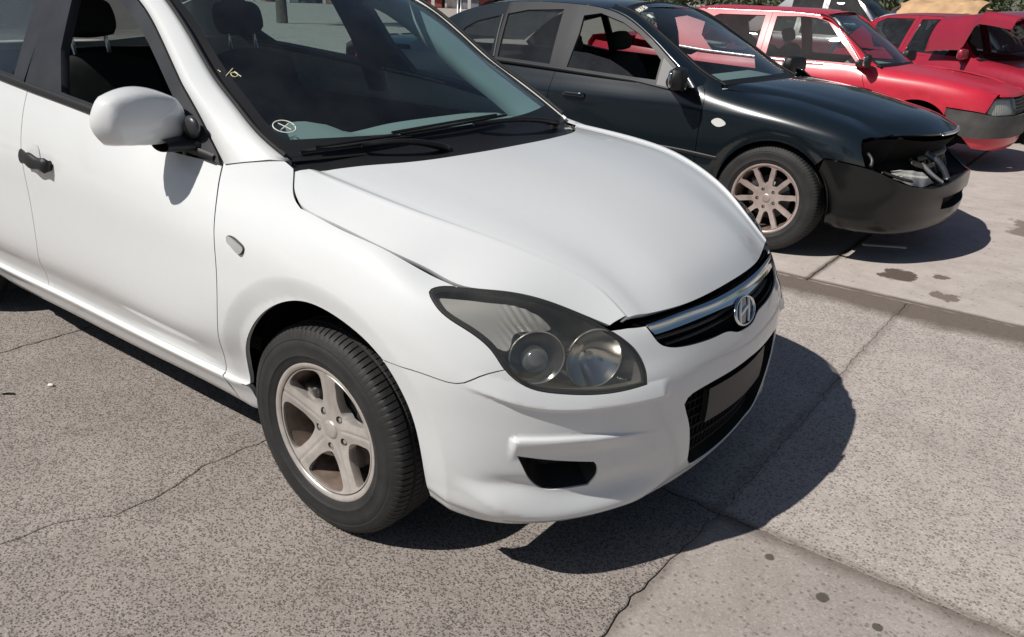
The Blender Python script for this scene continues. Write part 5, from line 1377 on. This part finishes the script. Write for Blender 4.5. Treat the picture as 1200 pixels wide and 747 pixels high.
nose_bar('lamp_bracket', [(5.30, .47, .05), (5.42, .455, .05), (5.52, .44, .04)], .009, STEEL)
nose_bar('crossmember', [(5.75, .66, .16), (6.161, .68, .13), (6.57, .66, .16)], .03, BLACK)
for k in range(9):
    nose_bar('radiator_fin', [(5.86+k*.075, .45, .15), (5.86+k*.075, .74, .15)], .012, STEEL, 6)
tl = [fk.S([u], [v])[0]-fk.S.normal([u], [v])[0]*d for u, v, d in [(4.955, .455, .02), (5.02, .47, .0), (5.08, .44, .015), (5.06, .40, .03), (4.985, .38, .03)]]
link_mesh('torn_liner', np.array(tl+[p-[0, -.05, .02] for p in tl]), [[0, 1, 2, 3, 4], [5, 9, 8, 7, 6]], GREYB, fa, smooth=False)
# bonnet
fk.bonnet([
 [(-.42, .66, .925), (-.19, .628, .905), (.0, .62, .882), (.17, .62, .852), (.35, .615, .812), (.50, .60, .778), (.60, .58, .752)],
 [(-.40, .60, .945), (-.18, .57, .928), (.01, .56, .905), (.18, .56, .876), (.36, .55, .836), (.53, .53, .795), (.655, .50, .752)],
 [(-.34, .42, .958), (-.13, .40, .944), (.06, .39, .922), (.24, .38, .893), (.44, .37, .852), (.63, .35, .806), (.755, .33, .750)],
 [(-.29, .20, .966), (-.08, .20, .952), (.10, .20, .930), (.28, .20, .901), (.48, .19, .860), (.68, .18, .812), (.80, .17, .748)],
 [(-.27, 0, .968), (-.06, 0, .954), (.12, 0, .932), (.30, 0, .903), (.50, 0, .862), (.70, 0, .813), (.815, 0, .747)]])
v, f = tube([fk.HH([fk.HH.us[-1]-.006], [q])[0]+[.006, 0, -.006] for q in np.linspace(fk.HH.vs[-1]*.30, fk.HH.vs[-1]*.70, 14)], .011, 8); link_mesh('bonnet_lip', v, f, CHROME2, fa)
# boot and rear screen
BT = []
for x, z, w in [(-2.98, 1.045, .70), (-3.15, 1.055, .76), (-3.5, 1.06, .78), (-3.8, 1.05, .76), (-3.90, 1.02, .73), (-3.93, .95, .71), (-3.95, .80, .70)]:
    yy = np.linspace(-1, 1, 17); BT.append(np.stack([x-.05*(1-yy**2)*(1 if x < -3.7 else 0), yy*w, z+.03*(1-yy**2)-(.02*np.abs(yy)**6)], 1))
v, f = loft(BT); link_mesh('boot_lid', v, [q[::-1] for q in f], BLACKP, fa)
RS_ = []
for t_ in np.linspace(0, 1, 7):
    yy = np.linspace(-1, 1, 13); RS_.append(np.stack([lerp(-2.45, -3.05, t_)-.10*(1-yy**2)*(1-.3*t_), yy*lerp(.585, .70, t_), lerp(1.385, 1.05, t_)+.02*(1-yy**2)], 1))
v, f = loft(RS_); link_mesh('rear_screen', v, [q[::-1] for q in f], GLASS_D, fa)
for m in (False, True):
    tlp = [(.52, .50), (.70, .50), (.86, .53), (.90, .60), (.84, .68), (.70, .69), (.52, .68)]
    panel('tail_light', Func(lambda A, B: fk.S(A, B)+fk.S.normal(A, B)*.004), smooth_poly(tlp, 50), [], REDLENS, fa, .03, .03, mirror=m)
    panel('tail_light_clear', Func(lambda A, B: fk.S(A, B)+fk.S.normal(A, B)*.006), smooth_poly([(.62, .52), (.80, .53), (.80, .56), (.62, .56)], 30), [], CLEARL, fa, .03, .02, mirror=m)
fk.cabin(); fk.wheels(2.829, .327, .212, .215, .885, 'ten')
fk.mirror((-.600, -1.015, .992), (.062, .118, .070), BLACK, 16, (-.70, -.86, .955), (1, -1))
fk.gp('sail_panel', [(-.625, .90), (-.815, .918), (-.82, 1.09), (-.72, 1.02)], [], plain('sail_grey', (.22, .215, .215), .6), .004, .02)
fk.handle(3.135, 3.315, .598, BLACKP); fk.handle(2.40, 2.57, .615, BLACKP)
fk.strip([(2.6, .358), (3.3, .360), (4.076, .358), (4.302, .347)], .010, BLACK)
panel('side_repeater', Func(lambda A, B: fk.S(A, B)+fk.S.normal(A, B)*.006), smooth_poly([(4.252, .545), (4.33, .548), (4.34, .538), (4.33, .527), (4.255, .524), (4.245, .535)], 30), [], CLEARL, fa, .01, .01)
for m in (1, -1):                                   # bright strip along the bottom of the windows
    X = np.linspace(-.64, -2.62, 30); Zb = fk.zb(X); rows_ = [np.stack([X, -m*(fk.sw(X, Zb)+e), Zb+d], 1) for d, e in ((-.010, .001), (-.006, .009), (.008, .008), (.014, .002))]
    v, f = loft(rows_); link_mesh('belt_moulding', v, f if m > 0 else [q[::-1] for q in f], SAT, fa)
FW, FV = fk.WS.us[-1], fk.WS.vs[-1]
def glyph(ch, u, v, w, h):
    Gx = {'B': [[(0, 0), (0, 1)], [(0, 1), (.8, .9), (.8, .6), (0, .5)], [(0, .5), (1, .4), (1, .1), (0, 0)]], 'A': [[(0, 0), (.5, 1)], [(.5, 1), (1, 0)], [(.2, .4), (.8, .4)]], '7': [[(0, 1), (1, 1)], [(1, 1), (.3, 0)]], '3': [[(0, 1), (.9, .85), (.3, .5)], [(.3, .5), (1, .35), (.7, 0), (0, .05)]], '0': [[(.5, 1), (0, .7), (0, .3), (.5, 0), (1, .3), (1, .7), (.5, .98)]]}
    return [[(u+a*w, v+b*h) for a, b in st] for st in Gx[ch]]
st = []
for k, ch in enumerate('BA730'): st += glyph(ch, .085+k*.034, FV-.105+.004*k, .024, .040)
scrawl('chalk_number', fk.WS, st, .0035, CHALK, fa)
sv, sf, sn = trim(fk.WS, [(.10, FV-.20), (.145, FV-.20), (.145, FV-.155), (.10, FV-.155)], (), .02, 0, 0, .002); link_mesh('registration_sticker', sv, sf, CHALK, fa, sn)

# ---------------------------------------------------------------- red saloons behind
HSC = 1.5
RC_belt = ([-3.0, -2.3, -1.5, -.8, -.5], [.93, .92, .905, .885, .87], [.72, .755, .765, .762, .75])
def red_saloon(name, label, loc, paint_, bumper, chrome, roofline, ai, wsp, windows, roof, rear='boot', open_bonnet=False, bonnet_mat=None, lamp=True, wheels=True, mirror_c=(-.52, -.86, .955), rot=0, belt_chrome=True, st=1.0, dz=0.0, belt=None):
    SX = lambda x: x if x > -1.6 else -1.6+(x+1.6)*st
    plan = [(SX(x), w) for x, w in RC_PLAN]; prof = [[(o, z+(dz*max(0, (j-4)/5) if i < 4 else (dz*.4*max(0, (j-4)/5) if i == 4 else 0))) for j, (o, z) in enumerate(P)] for i, P in enumerate(RC_PROF)]
    ax = SX(-2.43)
    root = thing(name, label, 'car', loc, rot)
    k = CarKit(root, dict(plan=plan, prof=prof, ushift=3.408, paint=paint_, arches=[(.0, .30, .335), (ax, .30, .335)], belt=belt or RC_belt, tumble=(.42, .2), roofline=roofline, ai=ai, ws=wsp, roof=roof, frame_mat=paint_, windows=windows))
    cpil = [(x, float(k.zb(x))-.006) for x in np.linspace(windows[-1][2], roofline[-1][0]+.01, 8)]+[(x, float(k.top(x))-.004) for x in np.linspace(roofline[-1][0]+.02, windows[-1][2], 10)]
    k.gp('rear_pillar', cpil, [], paint_, 0, .02)
    k.glasshouse()
    gF = [(-.545, .885), (-.54, .80), (-.50, .70), (-.50, .5), (-.52, .30)]; gB = [(-1.64, .91), (-1.645, .75), (-1.65, .30)]; gC = [(SX(-2.10), float(k.zb(SX(-2.10)))-.002), (SX(-2.13), .70), (SX(-2.12), .52), (SX(-2.02), .30)]
    LF, LB, LC = k.doors([gF, gB, gC], .29)
    aF = [tuple(p) for p in find_xz(k.S, arc(.0, .30, .335, -10, 190, 30), 4.24, .1)]
    sh = [(3.50, .70), (3.725, .735), (3.95, .736), (4.307, .738), (4.50, .72), (4.62, .70)]
    lampo = [(4.62, .70), (4.545, .625), (4.50, .54), (4.462, .452)]
    ib = int(np.argmin([abs(u-4.147)+abs(v-.43) for u, v in aF]))
    k.both('front_fender', sm(sh, 20)+lampo[1:]+[(4.30, .440), (aF[ib][0], .432)]+aF[ib:]+[(3.45, .05), (3.36, .05)]+LF[::-1]+[(3.36, .74)], paint_, .03)
    aR = [tuple(p) for p in find_xz(k.S, arc(ax, .30, .335, -10, 190, 28), float(np.interp(ax+.33, k.xs[3:12], k.S.us[3:12])), .1)]
    k.both('rear_quarter', [(k.S.us[0]+.01, .02), (k.S.us[1], .02), (k.S.us[3], .03)]+aR[::-1]+[(float(np.interp(ax+.37, k.xs[3:12], k.S.us[3:12])), .05), (LC[-1][0], .05)]+LC[::-1]+[(u, .70) for u in np.linspace(LC[0][0]-.1, k.S.us[3], 5)]+[(k.S.us[2], .72), (k.S.us[1], .72), (k.S.us[0]+.01, .72)], paint_, .05, 0)
    k.both('sill', k.uv([(-.52, .21), (-.52, .285), (-1.3, .285), (SX(-2.0), .285), (SX(-2.0), .21), (-1.3, .21)], .1), paint_, .05)
    # bumper: grey plastic above a painted valance
    UCk = k.UC
    bt = [(aF[ib][0]+.004, .424), (4.30, .432), (4.46, .444), (4.9, .446), (UCk, .446)]; bb = [(UCk, .215), (4.9, .215), (4.48, .208), (4.315, .203)]
    ia = int(np.argmin([abs(v-.205) for u, v in aF[:20]]))
    bs = Func(lambda A, B: k.S(A, B)+k.S.normal(A, B)*(.020+.006*np.exp(-((B-.33)/.05)**2))[:, None])
    hb_ = sm(bt, 24); lo = sm(bb, 24)
    panel('front_bumper', bs, hb_+k.fold(hb_)[1:]+[(2*UCk-u, v) for u, v in lo[::-1]]+lo[1:]+[aF[j] for j in range(ia+1, ib)], [], bumper, root, .03, .03)
    vt = [(4.30, .205), (4.5, .21), (UCk, .215)]; vb = [(UCk, .06), (4.6, .07), (4.42, .09)]
    panel('front_valance', k.S, sm(vt, 12)+k.fold(sm(vt, 12))[1:]+[(2*UCk-u, v) for u, v in vb[::-1]]+vb[1:], [], paint_, root, .03, .012)
    # nose: grille panel and lamps
    lp = [(4.474, .456), (4.508, .54), (4.553, .622), (4.66, .640), (4.86, .632), (4.87, .455)]
    np_ = [(4.885, .455), (4.88, .632), (UCk, .632), (2*UCk-4.88, .632), (2*UCk-4.885, .455)]
    panel('grille', Func(lambda A, B: k.S(A, B)-k.S.normal(A, B)*(.02+.006*np.sin(B*180))[:, None]), np_, [], BLACK, root, .012, .02)
    for m in (False, True):
        Lq = bpy.data.objects.new('headlight', None); COL.objects.link(Lq); Lq.parent = root
        panel('lens', k.S, lp, [], LENS, Lq, .03, .01, .003, .001, m)
        panel('reflector', Func(lambda A, B: k.S(A, B)-k.S.normal(A, B)*(.035+.004*np.sin(A*210))[:, None]), lp, [], LAMPT, Lq, .008, .0, .004, 0, m)
        cup('bezel', k.S, lp, .05, BLACK, Lq, .006, m)
    R4_ = [(-.40, .69, .872), (-.20, .69, .856), (.05, .69, .828), (.25, .685, .800), (.42, .665, .773), (.56, .625, .745), (.63, .58, .728)]
    rows = [R4_, [(x-.02+.02*i/6, .55*(1-.03*i), z+.022-.002*i) for i, (x, w, z) in enumerate(R4_)], [(x+.02+.03*i/6, .30, z+.034-.003*i) for i, (x, w, z) in enumerate(R4_)], [(x+.05+.05*i/6, 0, z+.038-.0035*i) for i, (x, w, z) in enumerate(R4_)]]
    rows[1][-1] = (.70, .46, .722); rows[2][-1] = (.735, .26, .718); rows[3][-1] = (.75, 0, .716)
    k.bonnet(rows, mat=bonnet_mat)
    panel('nose_panel', k.S, [(4.62, .655), (4.9, .645), (UCk, .642), (2*UCk-4.9, .645), (2*UCk-4.62, .655), (2*UCk-4.66, .712), (2*UCk-4.8, .70), (UCk, .69), (4.8, .70), (4.66, .712)], [], paint_, root, .03, .01)
    k.cabin(); k.wheels(-ax, .285, .175, .175, .79, 'five', False)
    k.mirror(mirror_c, (.05, .10, .065), BLACK if belt_chrome else paint_, 18, (-.60, -.77, .92), (1, -1))
    k.handle(2.02, 2.18, .56, BLACK)
    if belt_chrome:
        for m in (1, -1):
            X = np.linspace(-.55, -2.6, 24); Zb = k.zb(X)
            v, f = loft([np.stack([X, -m*(k.sw(X, Zb)+e), Zb+d], 1) for d, e in ((-.012, .001), (-.008, .010), (.008, .010), (.013, .002))]); link_mesh('chrome_strip', v, f if m > 0 else [q[::-1] for q in f], CHROME2, root)
            q = k.Ao[(k.Ao[:, 0] > -2.45)]; P = np.stack([q[:, 0], -m*(k.sw(q[:, 0], q[:, 1])+.004), q[:, 1]-.012], 1); v, f = tube(P, .009, 6); link_mesh('chrome_gutter', v, f, CHROME2, root)
    # rear end
    if rear == 'boot':
        BT = [np.stack([np.full(13, x), np.linspace(-1, 1, 13)*w, z+.02*(1-np.linspace(-1, 1, 13)**2)], 1) for x, z, w in [(SX(-2.66), .945+dz, .66), (SX(-2.95), .95+dz, .68), (SX(-3.12), .93+dz, .66), (SX(-3.17), .85+dz, .64), (SX(-3.2), .6, .66)]]
        v, f = loft(BT); link_mesh('boot_lid', v, [q[::-1] for q in f], paint_, root)
        a, b = (roof[1], float(k.top(roof[1]))), (SX(-2.70), .95+dz)
    else:
        a, b = (roof[1], float(k.top(roof[1]))), (-3.08, .90)
    we = float(k.sw(a[0], a[1])); yy = np.linspace(-1, 1, 11)
    v, f = loft([np.stack([np.full(11, lerp(a[0], b[0], t_))-.05*(1-yy**2), yy*lerp(we, .68, t_), lerp(a[1], b[1], t_)+.02*(1-yy**2)], 1) for t_ in np.linspace(0, 1, 6)])
    link_mesh('rear_screen', v, [q[::-1] for q in f], GLASS_D, root)
    return k
r3_roof = [(-.555, .885), (-.59, .92), (-.735, 1.075), (-.83, 1.165), (-.93, 1.262), (-1.02, 1.33), (-1.17, 1.362), (-1.45, 1.378), (-2.09, 1.382), (-2.5, 1.372), (-2.75, 1.31), (-3.0, 1.17), (-3.18, 1.06)]
r3_belt = ([-4.0, -3.3, -2.9, -2.3, -1.5, -.8, -.5], [1.04, 1.04, 1.0, .945, .905, .885, .87], [.70, .73, .745, .757, .765, .762, .75])
r_roof = [(-.555, .885), (-.59, .92), (-.735, 1.075), (-.83, 1.165), (-.93, 1.262), (-1.02, 1.33), (-1.17, 1.362), (-1.45, 1.378), (-2.09, 1.380), (-2.4, 1.35), (-2.55, 1.25), (-2.75, 1.05), (-2.86, .93)]
r_ai = [(-.43, .64, .90), (-.50, .645, .935), (-.63, .635, 1.03), (-.78, .62, 1.15), (-.90, .605, 1.25), (-1.02, .59, 1.335), (-1.12, .58, 1.362)]
r_wf = [(-.63, .915), (-1.52, .925), (-1.575, .93), (-1.585, 1.325), (-1.30, 1.335), (-1.167, 1.325), (-1.035, 1.290), (-.83, 1.10)]
r_wr = [(-1.70, .935), (-2.18, .945), (-2.36, 1.10), (-2.37, 1.26), (-2.23, 1.325), (-1.71, 1.33)]
k3 = red_saloon('red_saloon', 'bright red boxy saloon with grey bumper parked behind the black one', (-.20, 7.43, 0), RED, GREYB, True, r3_roof, r_ai, ((-.30, .895), (-1.06, 1.395)),
    [('front_window', -.555, -1.64, r_wf, (GLASS_S, GLASS_S)), ('rear_window_side', -1.645, -2.45, r_wr, (GLASS_S, GLASS_S))], (-1.08, -2.70), st=1.45, dz=.10, belt=r3_belt)
v, f = tube([(-1.02, -.50, 1.385), (-1.10, -.52, 1.46), (-1.25, -.56, 1.58)], [.004, .003, .002], 6); link_mesh('aerial', v, f, STEEL, k3.root)
# ---------------------------------------------------------------- more of the yard
d_roof = [(-.555, .885), (-.60, .93), (-.74, 1.085), (-.84, 1.185), (-.95, 1.28), (-1.05, 1.335), (-1.2, 1.362), (-1.5, 1.372), (-2.09, 1.365), (-2.4, 1.325), (-2.62, 1.22), (-2.82, 1.05), (-2.9, .93)]
k4 = red_saloon('dark_red_hatchback', 'dark red hatchback at the right edge with a loose bonnet on its roof', (.54, 9.85, 0), DRED, GREYB, True, d_roof, r_ai, ((-.30, .895), (-1.06, 1.395)),
    [('front_window', -.555, -1.64, r_wf, (GLASS_D, GLASS_D)), ('rear_window_side', -1.645, -2.45, r_wr, (GLASS_D, GLASS_D))], (-1.08, -2.40), rear='hatch', belt_chrome=False, rot=-.6)
W4 = k4.WS.us[-1]; V4 = k4.WS.vs[-1]
scrawl('chalk_mark', k4.WS, [[(W4*.10, V4*.80), (W4*.22, V4*.84), (W4*.30, V4*.78)], [(W4*.5, V4*.70), (W4*.53, V4*.5), (W4*.5, V4*.35)], [(W4*.52, V4*.62), (W4*.58, V4*.45), (W4*.55, V4*.30)]], .006, CHALK, k4.root)
MAR2 = paint('loose_bonnet_paint', (.33, .014, .04), .35, coat=.8, coat_rough=.05, dust=.10, dust_sheen_col=(.45, .16, .18))
# loose bonnet lying over the roof, one edge hanging down the side
lb = []
for a in np.linspace(0, 1, 24):
    row = []
    for c in np.linspace(0, 1, 30):
        x = lerp(-1.10, .10, a)+.06*math.sin(3*c); t_ = c
        if t_ < .30:
            s_ = t_/.30; y = lerp(9.46, 9.66, s_**1.6); z = lerp(.99, 1.385, math.sin(s_*math.pi/2)**.85)+lerp(0, .31, sstep(.44, .60, a))*(1-s_)**1.2
        else: y = lerp(9.68, 11.0, (t_-.30)/.70); z = 1.385+.055*math.sin((t_-.30)/.70*math.pi)
        z += .05*math.sin(a*math.pi)-.02
        row.append((x, y, z))
    lb.append(row)
v, f = loft(lb); v2 = v-[0, 0, .02]; n_ = len(v)
v = v-[-.02, 10.35, 0]; v2 = v2-[-.02, 10.35, 0]
fr = [[i+n_ for i in q[::-1]] for q in f]; rim = []
nb, na = 30, 24
edge = [j for j in range(nb)]+[i*nb+nb-1 for i in range(1, na)]+[(na-1)*nb+j for j in range(nb-2, -1, -1)]+[i*nb for i in range(na-2, 0, -1)]
for a, b in zip(edge, edge[1:]+edge[:1]): rim.append([a, b, b+n_, a+n_])
o = link_mesh('loose_bonnet', np.vstack([v, v2]), f+fr+rim, MAR2, None, loc=(.54, 9.85, 0), rot=(0, 0, -.6)); sharp(o, 50); tag(o, 'dark red loose bonnet panel lying over the roof of a hatchback', 'bonnet')
HSC = 2.4
# maroon car with its bonnet up, further back
k5 = red_saloon('maroon_saloon', 'maroon car with its bonnet raised behind the red saloon', (-2.9, 16.2, 0), MAROON, GREYB, True, r_roof, r_ai, ((-.30, .895), (-1.06, 1.395)),
    [('front_window', -.555, -1.64, r_wf, (GLASS_D, GLASS_D)), ('rear_window_side', -1.645, -2.45, r_wr, (GLASS_D, GLASS_D))], (-1.08, -2.40), belt_chrome=False)
for c in k5.root.children:
    if c.name.startswith('bonnet'):
        piv = Vector((-.40, 0, .89)); c.matrix_local = Matrix.Translation(piv) @ Matrix.Rotation(math.radians(-52), 4, 'Y') @ Matrix.Translation(-piv)
link_mesh('engine', *join([box((.15, 0, .62), (.7, .9, .28), .04), box((.2, .1, .80), (.4, .3, .12), .03), box((.3, -.35, .78), (.22, .2, .16), .02)]), STEEL, k5.root)
# tall dark wagon at the back
k6 = red_saloon('tall_wagon', 'tall dark wagon at the back with only its roof showing', (-3.2, 19.4, 0), DBLUE, GREYB, False, r_roof, r_ai, ((-.30, .895), (-1.06, 1.395)),
    [('front_window', -.555, -1.64, r_wf, (GLASS_D, GLASS_D)), ('rear_window_side', -1.645, -2.45, r_wr, (GLASS_D, GLASS_D))], (-1.08, -2.40), rear='hatch', belt_chrome=False)
k6.root.scale = (1.12, 1.12, 1.26)
# tan sheet thrown over the roofs
TAN = plain('tan_tarpaulin', (.56, .36, .20), .8, var=.25, vscale=5, bump=.5, bscale=25)
tr_ = []
for a in np.linspace(0, 1, 26):
    tr_.append([(-2.05+1.25*a+.05*math.sin(9*c+4*a), 12.72+1.0*c, 1.40+.10*math.sin(a*3.1)+.035*math.sin(7*a+5*c)+.03*math.sin(17*a-6*c)+.13*sstep(.0, .35, c)+(-.30 if c < .05 else 0)*(1-a)) for c in np.linspace(0, 1, 16)])
v, f = loft(tr_); v2 = v-[0, 0, .006]; o = link_mesh('tarpaulin', np.vstack([v, v2]), f+[[i+len(v) for i in q[::-1]] for q in f], TAN); tag(o, 'crumpled tan tarpaulin lying over cars at the back right', 'tarpaulin')
# wreck under the tarpaulin
def copy_tree(o, parent=None):
    c = o.copy(); COL.objects.link(c); c.parent = parent
    for ch in list(o.children): copy_tree(ch, c)
    return c
k7 = copy_tree(k6.root); k7.name = 'covered_saloon'; k7.location = (.2, 13.3, 0); k7.scale = (1, 1, 1); k7['label'] = 'dark saloon under the tan tarpaulin at the back'

HSC = 1.0
# far side of the yard: an open shed with goods, a post, trees
WOODW = plain('white_post', (.62, .60, .57), .7, var=.2)
TINM = plain('rusty_tin', (.26, .15, .11), .7, var=.35, vscale=1.5)
shed = thing('open_shed', 'long open shed with pale posts across the far side of the yard', 'shed', (-60, 70, 0), math.radians(36))
v, f = join([box((0, 6, 2.2), (50, .2, 4.4)), box((0, 3, 4.3), (52, 7, .2))]); link_mesh('shed_wall', v, f, TINM, shed, smooth=False)
for k in range(13): link_mesh('post', *box((-24+k*4, 0, 2.1), (.35, .35, 4.2)), WOODW, shed, smooth=False)
cols = [(.45, .10, .06), (.50, .30, .18), (.30, .07, .06), (.55, .52, .48), (.12, .10, .09), (.42, .22, .14), (.20, .22, .26)]
cm = [plain('crate_colour_%d' % i, c, .7, var=.25, vscale=2) for i, c in enumerate(cols)]
rr_ = random.Random(3); ca, sa = math.cos(math.radians(36)), math.sin(math.radians(36))
pos_word = ['rust red', 'tan', 'dark red', 'pale grey', 'black', 'brown', 'slate']
for k in range(22):
    lx = -22+k*2.0; h = rr_.uniform(.8, 2.2); w = rr_.uniform(1.2, 1.9); i = rr_.randrange(7); lo = (-60+lx*ca-1.8*sa*rr_.uniform(.8, 1.3), 70+lx*sa+1.8*ca, 0)
    V, F = box((0, 0, h/2), (w, 1.4, h), .04, 1); pal = [box((q, 0, h+.04), (.12, 1.4, .08)) for q in (-w*.4, 0, w*.4)]
    V, F = join([(V, F)]+pal); o = link_mesh('crate', V, F, cm[i], None, smooth=False, loc=lo, rot=(0, 0, math.radians(36+rr_.uniform(-6, 6))))
    tag(o, '%s crate standing in the far open shed' % pos_word[i], 'crate', 'crates in the far shed')
post = thing('yard_post', 'pale steel post standing alone in the far yard', 'post', (-33.6, 38.0, 0))
link_mesh('pole', *tube([(0, 0, 0), (0, 0, 3.2)], .055, 10), SILVER, post); link_mesh('pole', *tube([(.16, .12, 0), (.16, .12, 3.2)], .04, 10), SILVER, post); link_mesh('base_plate', *box((.08, .06, .02), (.5, .4, .04), .01, 1), STEEL, post)
BARK = plain('bark', (.10, .075, .055), .9, var=.35, vscale=6, bump=.8, bscale=20)
def leafmat(name, c):
    m, nt, b = nmat(name); co = objcoord(nt); n = noise(nt, co, 1.1, 3, .6)
    nt.links.new(ramp(nt, n, [(.3, tuple(x*.7 for x in c)), (.7, tuple(x*1.4 for x in c))]), b.inputs['Base Color']); b.inputs['Roughness'].default_value = .65
    return m
LEAF = leafmat('gum_leaf', (.055, .075, .028))
def tree_meshes(seed, H=9.0):
    r = np.random.default_rng(seed); parts = [tube([(0, 0, 0), (.1, .05, H*.2), (.0, .15, H*.45), (.2, .1, H*.7)], [.26, .22, .16, .07], 9)]; cl = []
    for k in range(9):
        a = r.uniform(0, 6.3); h0 = H*r.uniform(.28, .6); L = H*r.uniform(.22, .36); e = np.array([math.cos(a)*L, math.sin(a)*L, H*.22+L*.3])
        parts.append(tube([(0.05, .1, h0), (e[0]*.5, e[1]*.5, h0+e[2]*.55), (e[0], e[1], h0+e[2])], [.10, .06, .025], 6))
        for _ in range(5): cl.append((e*[.9, .9, 1]+[0, 0, h0]+r.normal(0, H*.06, 3), H*r.uniform(.05, .10)))
    for _ in range(8): cl.append((np.array([0, 0, H*.85])+r.normal(0, H*.08, 3), H*.08))
    V = []; F = []
    for c, s_ in cl:
        n = 110; d = r.normal(size=(n, 3)); d /= np.linalg.norm(d, axis=1)[:, None]; P = c+d*s_*r.uniform(.3, 1.1, n)[:, None]
        for p in P:
            a = r.normal(size=3); a /= np.linalg.norm(a); b_ = np.cross(a, r.normal(size=3)); b_ /= np.linalg.norm(b_); q = r.uniform(.10, .20); i = len(V)
            V += [p-a*q, p+b_*q*.35, p+a*q, p-b_*q*.35]; F.append([i, i+1, i+2, i+3])
    return join(parts), (np.array(V), F)
tp = [tree_meshes(5), tree_meshes(9, 8.0)]
spots = [(-13, -17, 'broad gum tree standing off to the left of the white hatchback'), (-21, -12, 'gum tree at the far left of the yard'), (-5, -24, 'gum tree standing behind the viewer'), (9, -22, 'gum tree to the right behind the viewer'), (-30, 22, 'lone gum tree by the yard fence on the left'), (2.5, 42, 'gum tree behind the parked red cars'), (9, 46, 'gum tree at the far right behind the cars'), (-9, 52, 'gum tree far behind the black saloon')]
first = {}
for i, (x, y, lab) in enumerate(spots):
    (tv, tf), (lv, lf) = tp[i % 2]
    t = thing('gum_tree', lab, 'tree', (x, y, 0), i*1.3, 'gum trees round the yard'); sc = (1.0, 1.25, .9, 1.1)[i % 4]; t.scale = (sc, sc, sc)
    if i % 2 in first:
        for src in first[i % 2]:
            c = src.copy(); COL.objects.link(c); c.parent = t
    else: first[i % 2] = [link_mesh('trunk', tv, tf, BARK, t), link_mesh('crown', lv, lf, LEAF, t, smooth=False)]
# scrub along the back of the yard
def shrub_mesh(seed):
    r = np.random.default_rng(seed); V = []; F = []; parts = [tube([(0, 0, 0), (.05, .02, .8), (.1, .05, 1.8)], [.07, .05, .02], 6)]
    for _ in range(26):
        c = np.array([r.normal(0, .75), r.normal(0, .6), r.uniform(.3, 2.6)])
        for _ in range(60):
            p = c+r.normal(0, .26, 3); a = r.normal(size=3); a /= np.linalg.norm(a); b_ = np.cross(a, r.normal(size=3)); b_ /= np.linalg.norm(b_); q = r.uniform(.07, .14); i = len(V)
            V += [p-a*q, p+b_*q*.4, p+a*q, p-b_*q*.4]; F.append([i, i+1, i+2, i+3])
    return join(parts), (np.array(V), F)
sh_src = None
for i in range(16):
    t = thing('shrub', 'leafy shrub in the far row behind the parked cars', 'shrub', (-13+i*1.75, 27+1.2*math.sin(i*2.1), 0), i*.9, 'shrubs along the back of the yard'); q = 1.0+.25*math.sin(i*1.7); t.scale = (q, q, q)
    if sh_src is None:
        (tv, tf), (lv, lf) = shrub_mesh(4); sh_src = [link_mesh('stem', tv, tf, BARK, t), link_mesh('foliage', lv, lf, LEAF, t, smooth=False)]
    else:
        for src in sh_src:
            c = src.copy(); COL.objects.link(c); c.parent = t
# litter
o = link_mesh('white_strip', *box((.44, 3.385, .012), (.27, .03, .012), .004, 2, Matrix.Rotation(math.radians(28), 3, 'Z')), CHALK, None); tag(o, 'thin white strip on the concrete under the black bumper', 'litter')  # narrow white bar laid flat on the slab
o = link_mesh('paper_scrap', *box((-1.455, -.93, .006), (.022, .014, .010), .003, 1, Matrix.Rotation(.6, 3, 'Z')), CHALK, None); tag(o, 'tiny white scrap on the ground left of the front wheel', 'litter')
o = link_mesh('twig', *tube([(-1.515, -1.075, .004), (-1.50, -1.06, .006), (-1.48, -1.045, .004)], .003, 6), MATTE, None); tag(o, 'small dark twig on the ground at the left edge', 'litter')
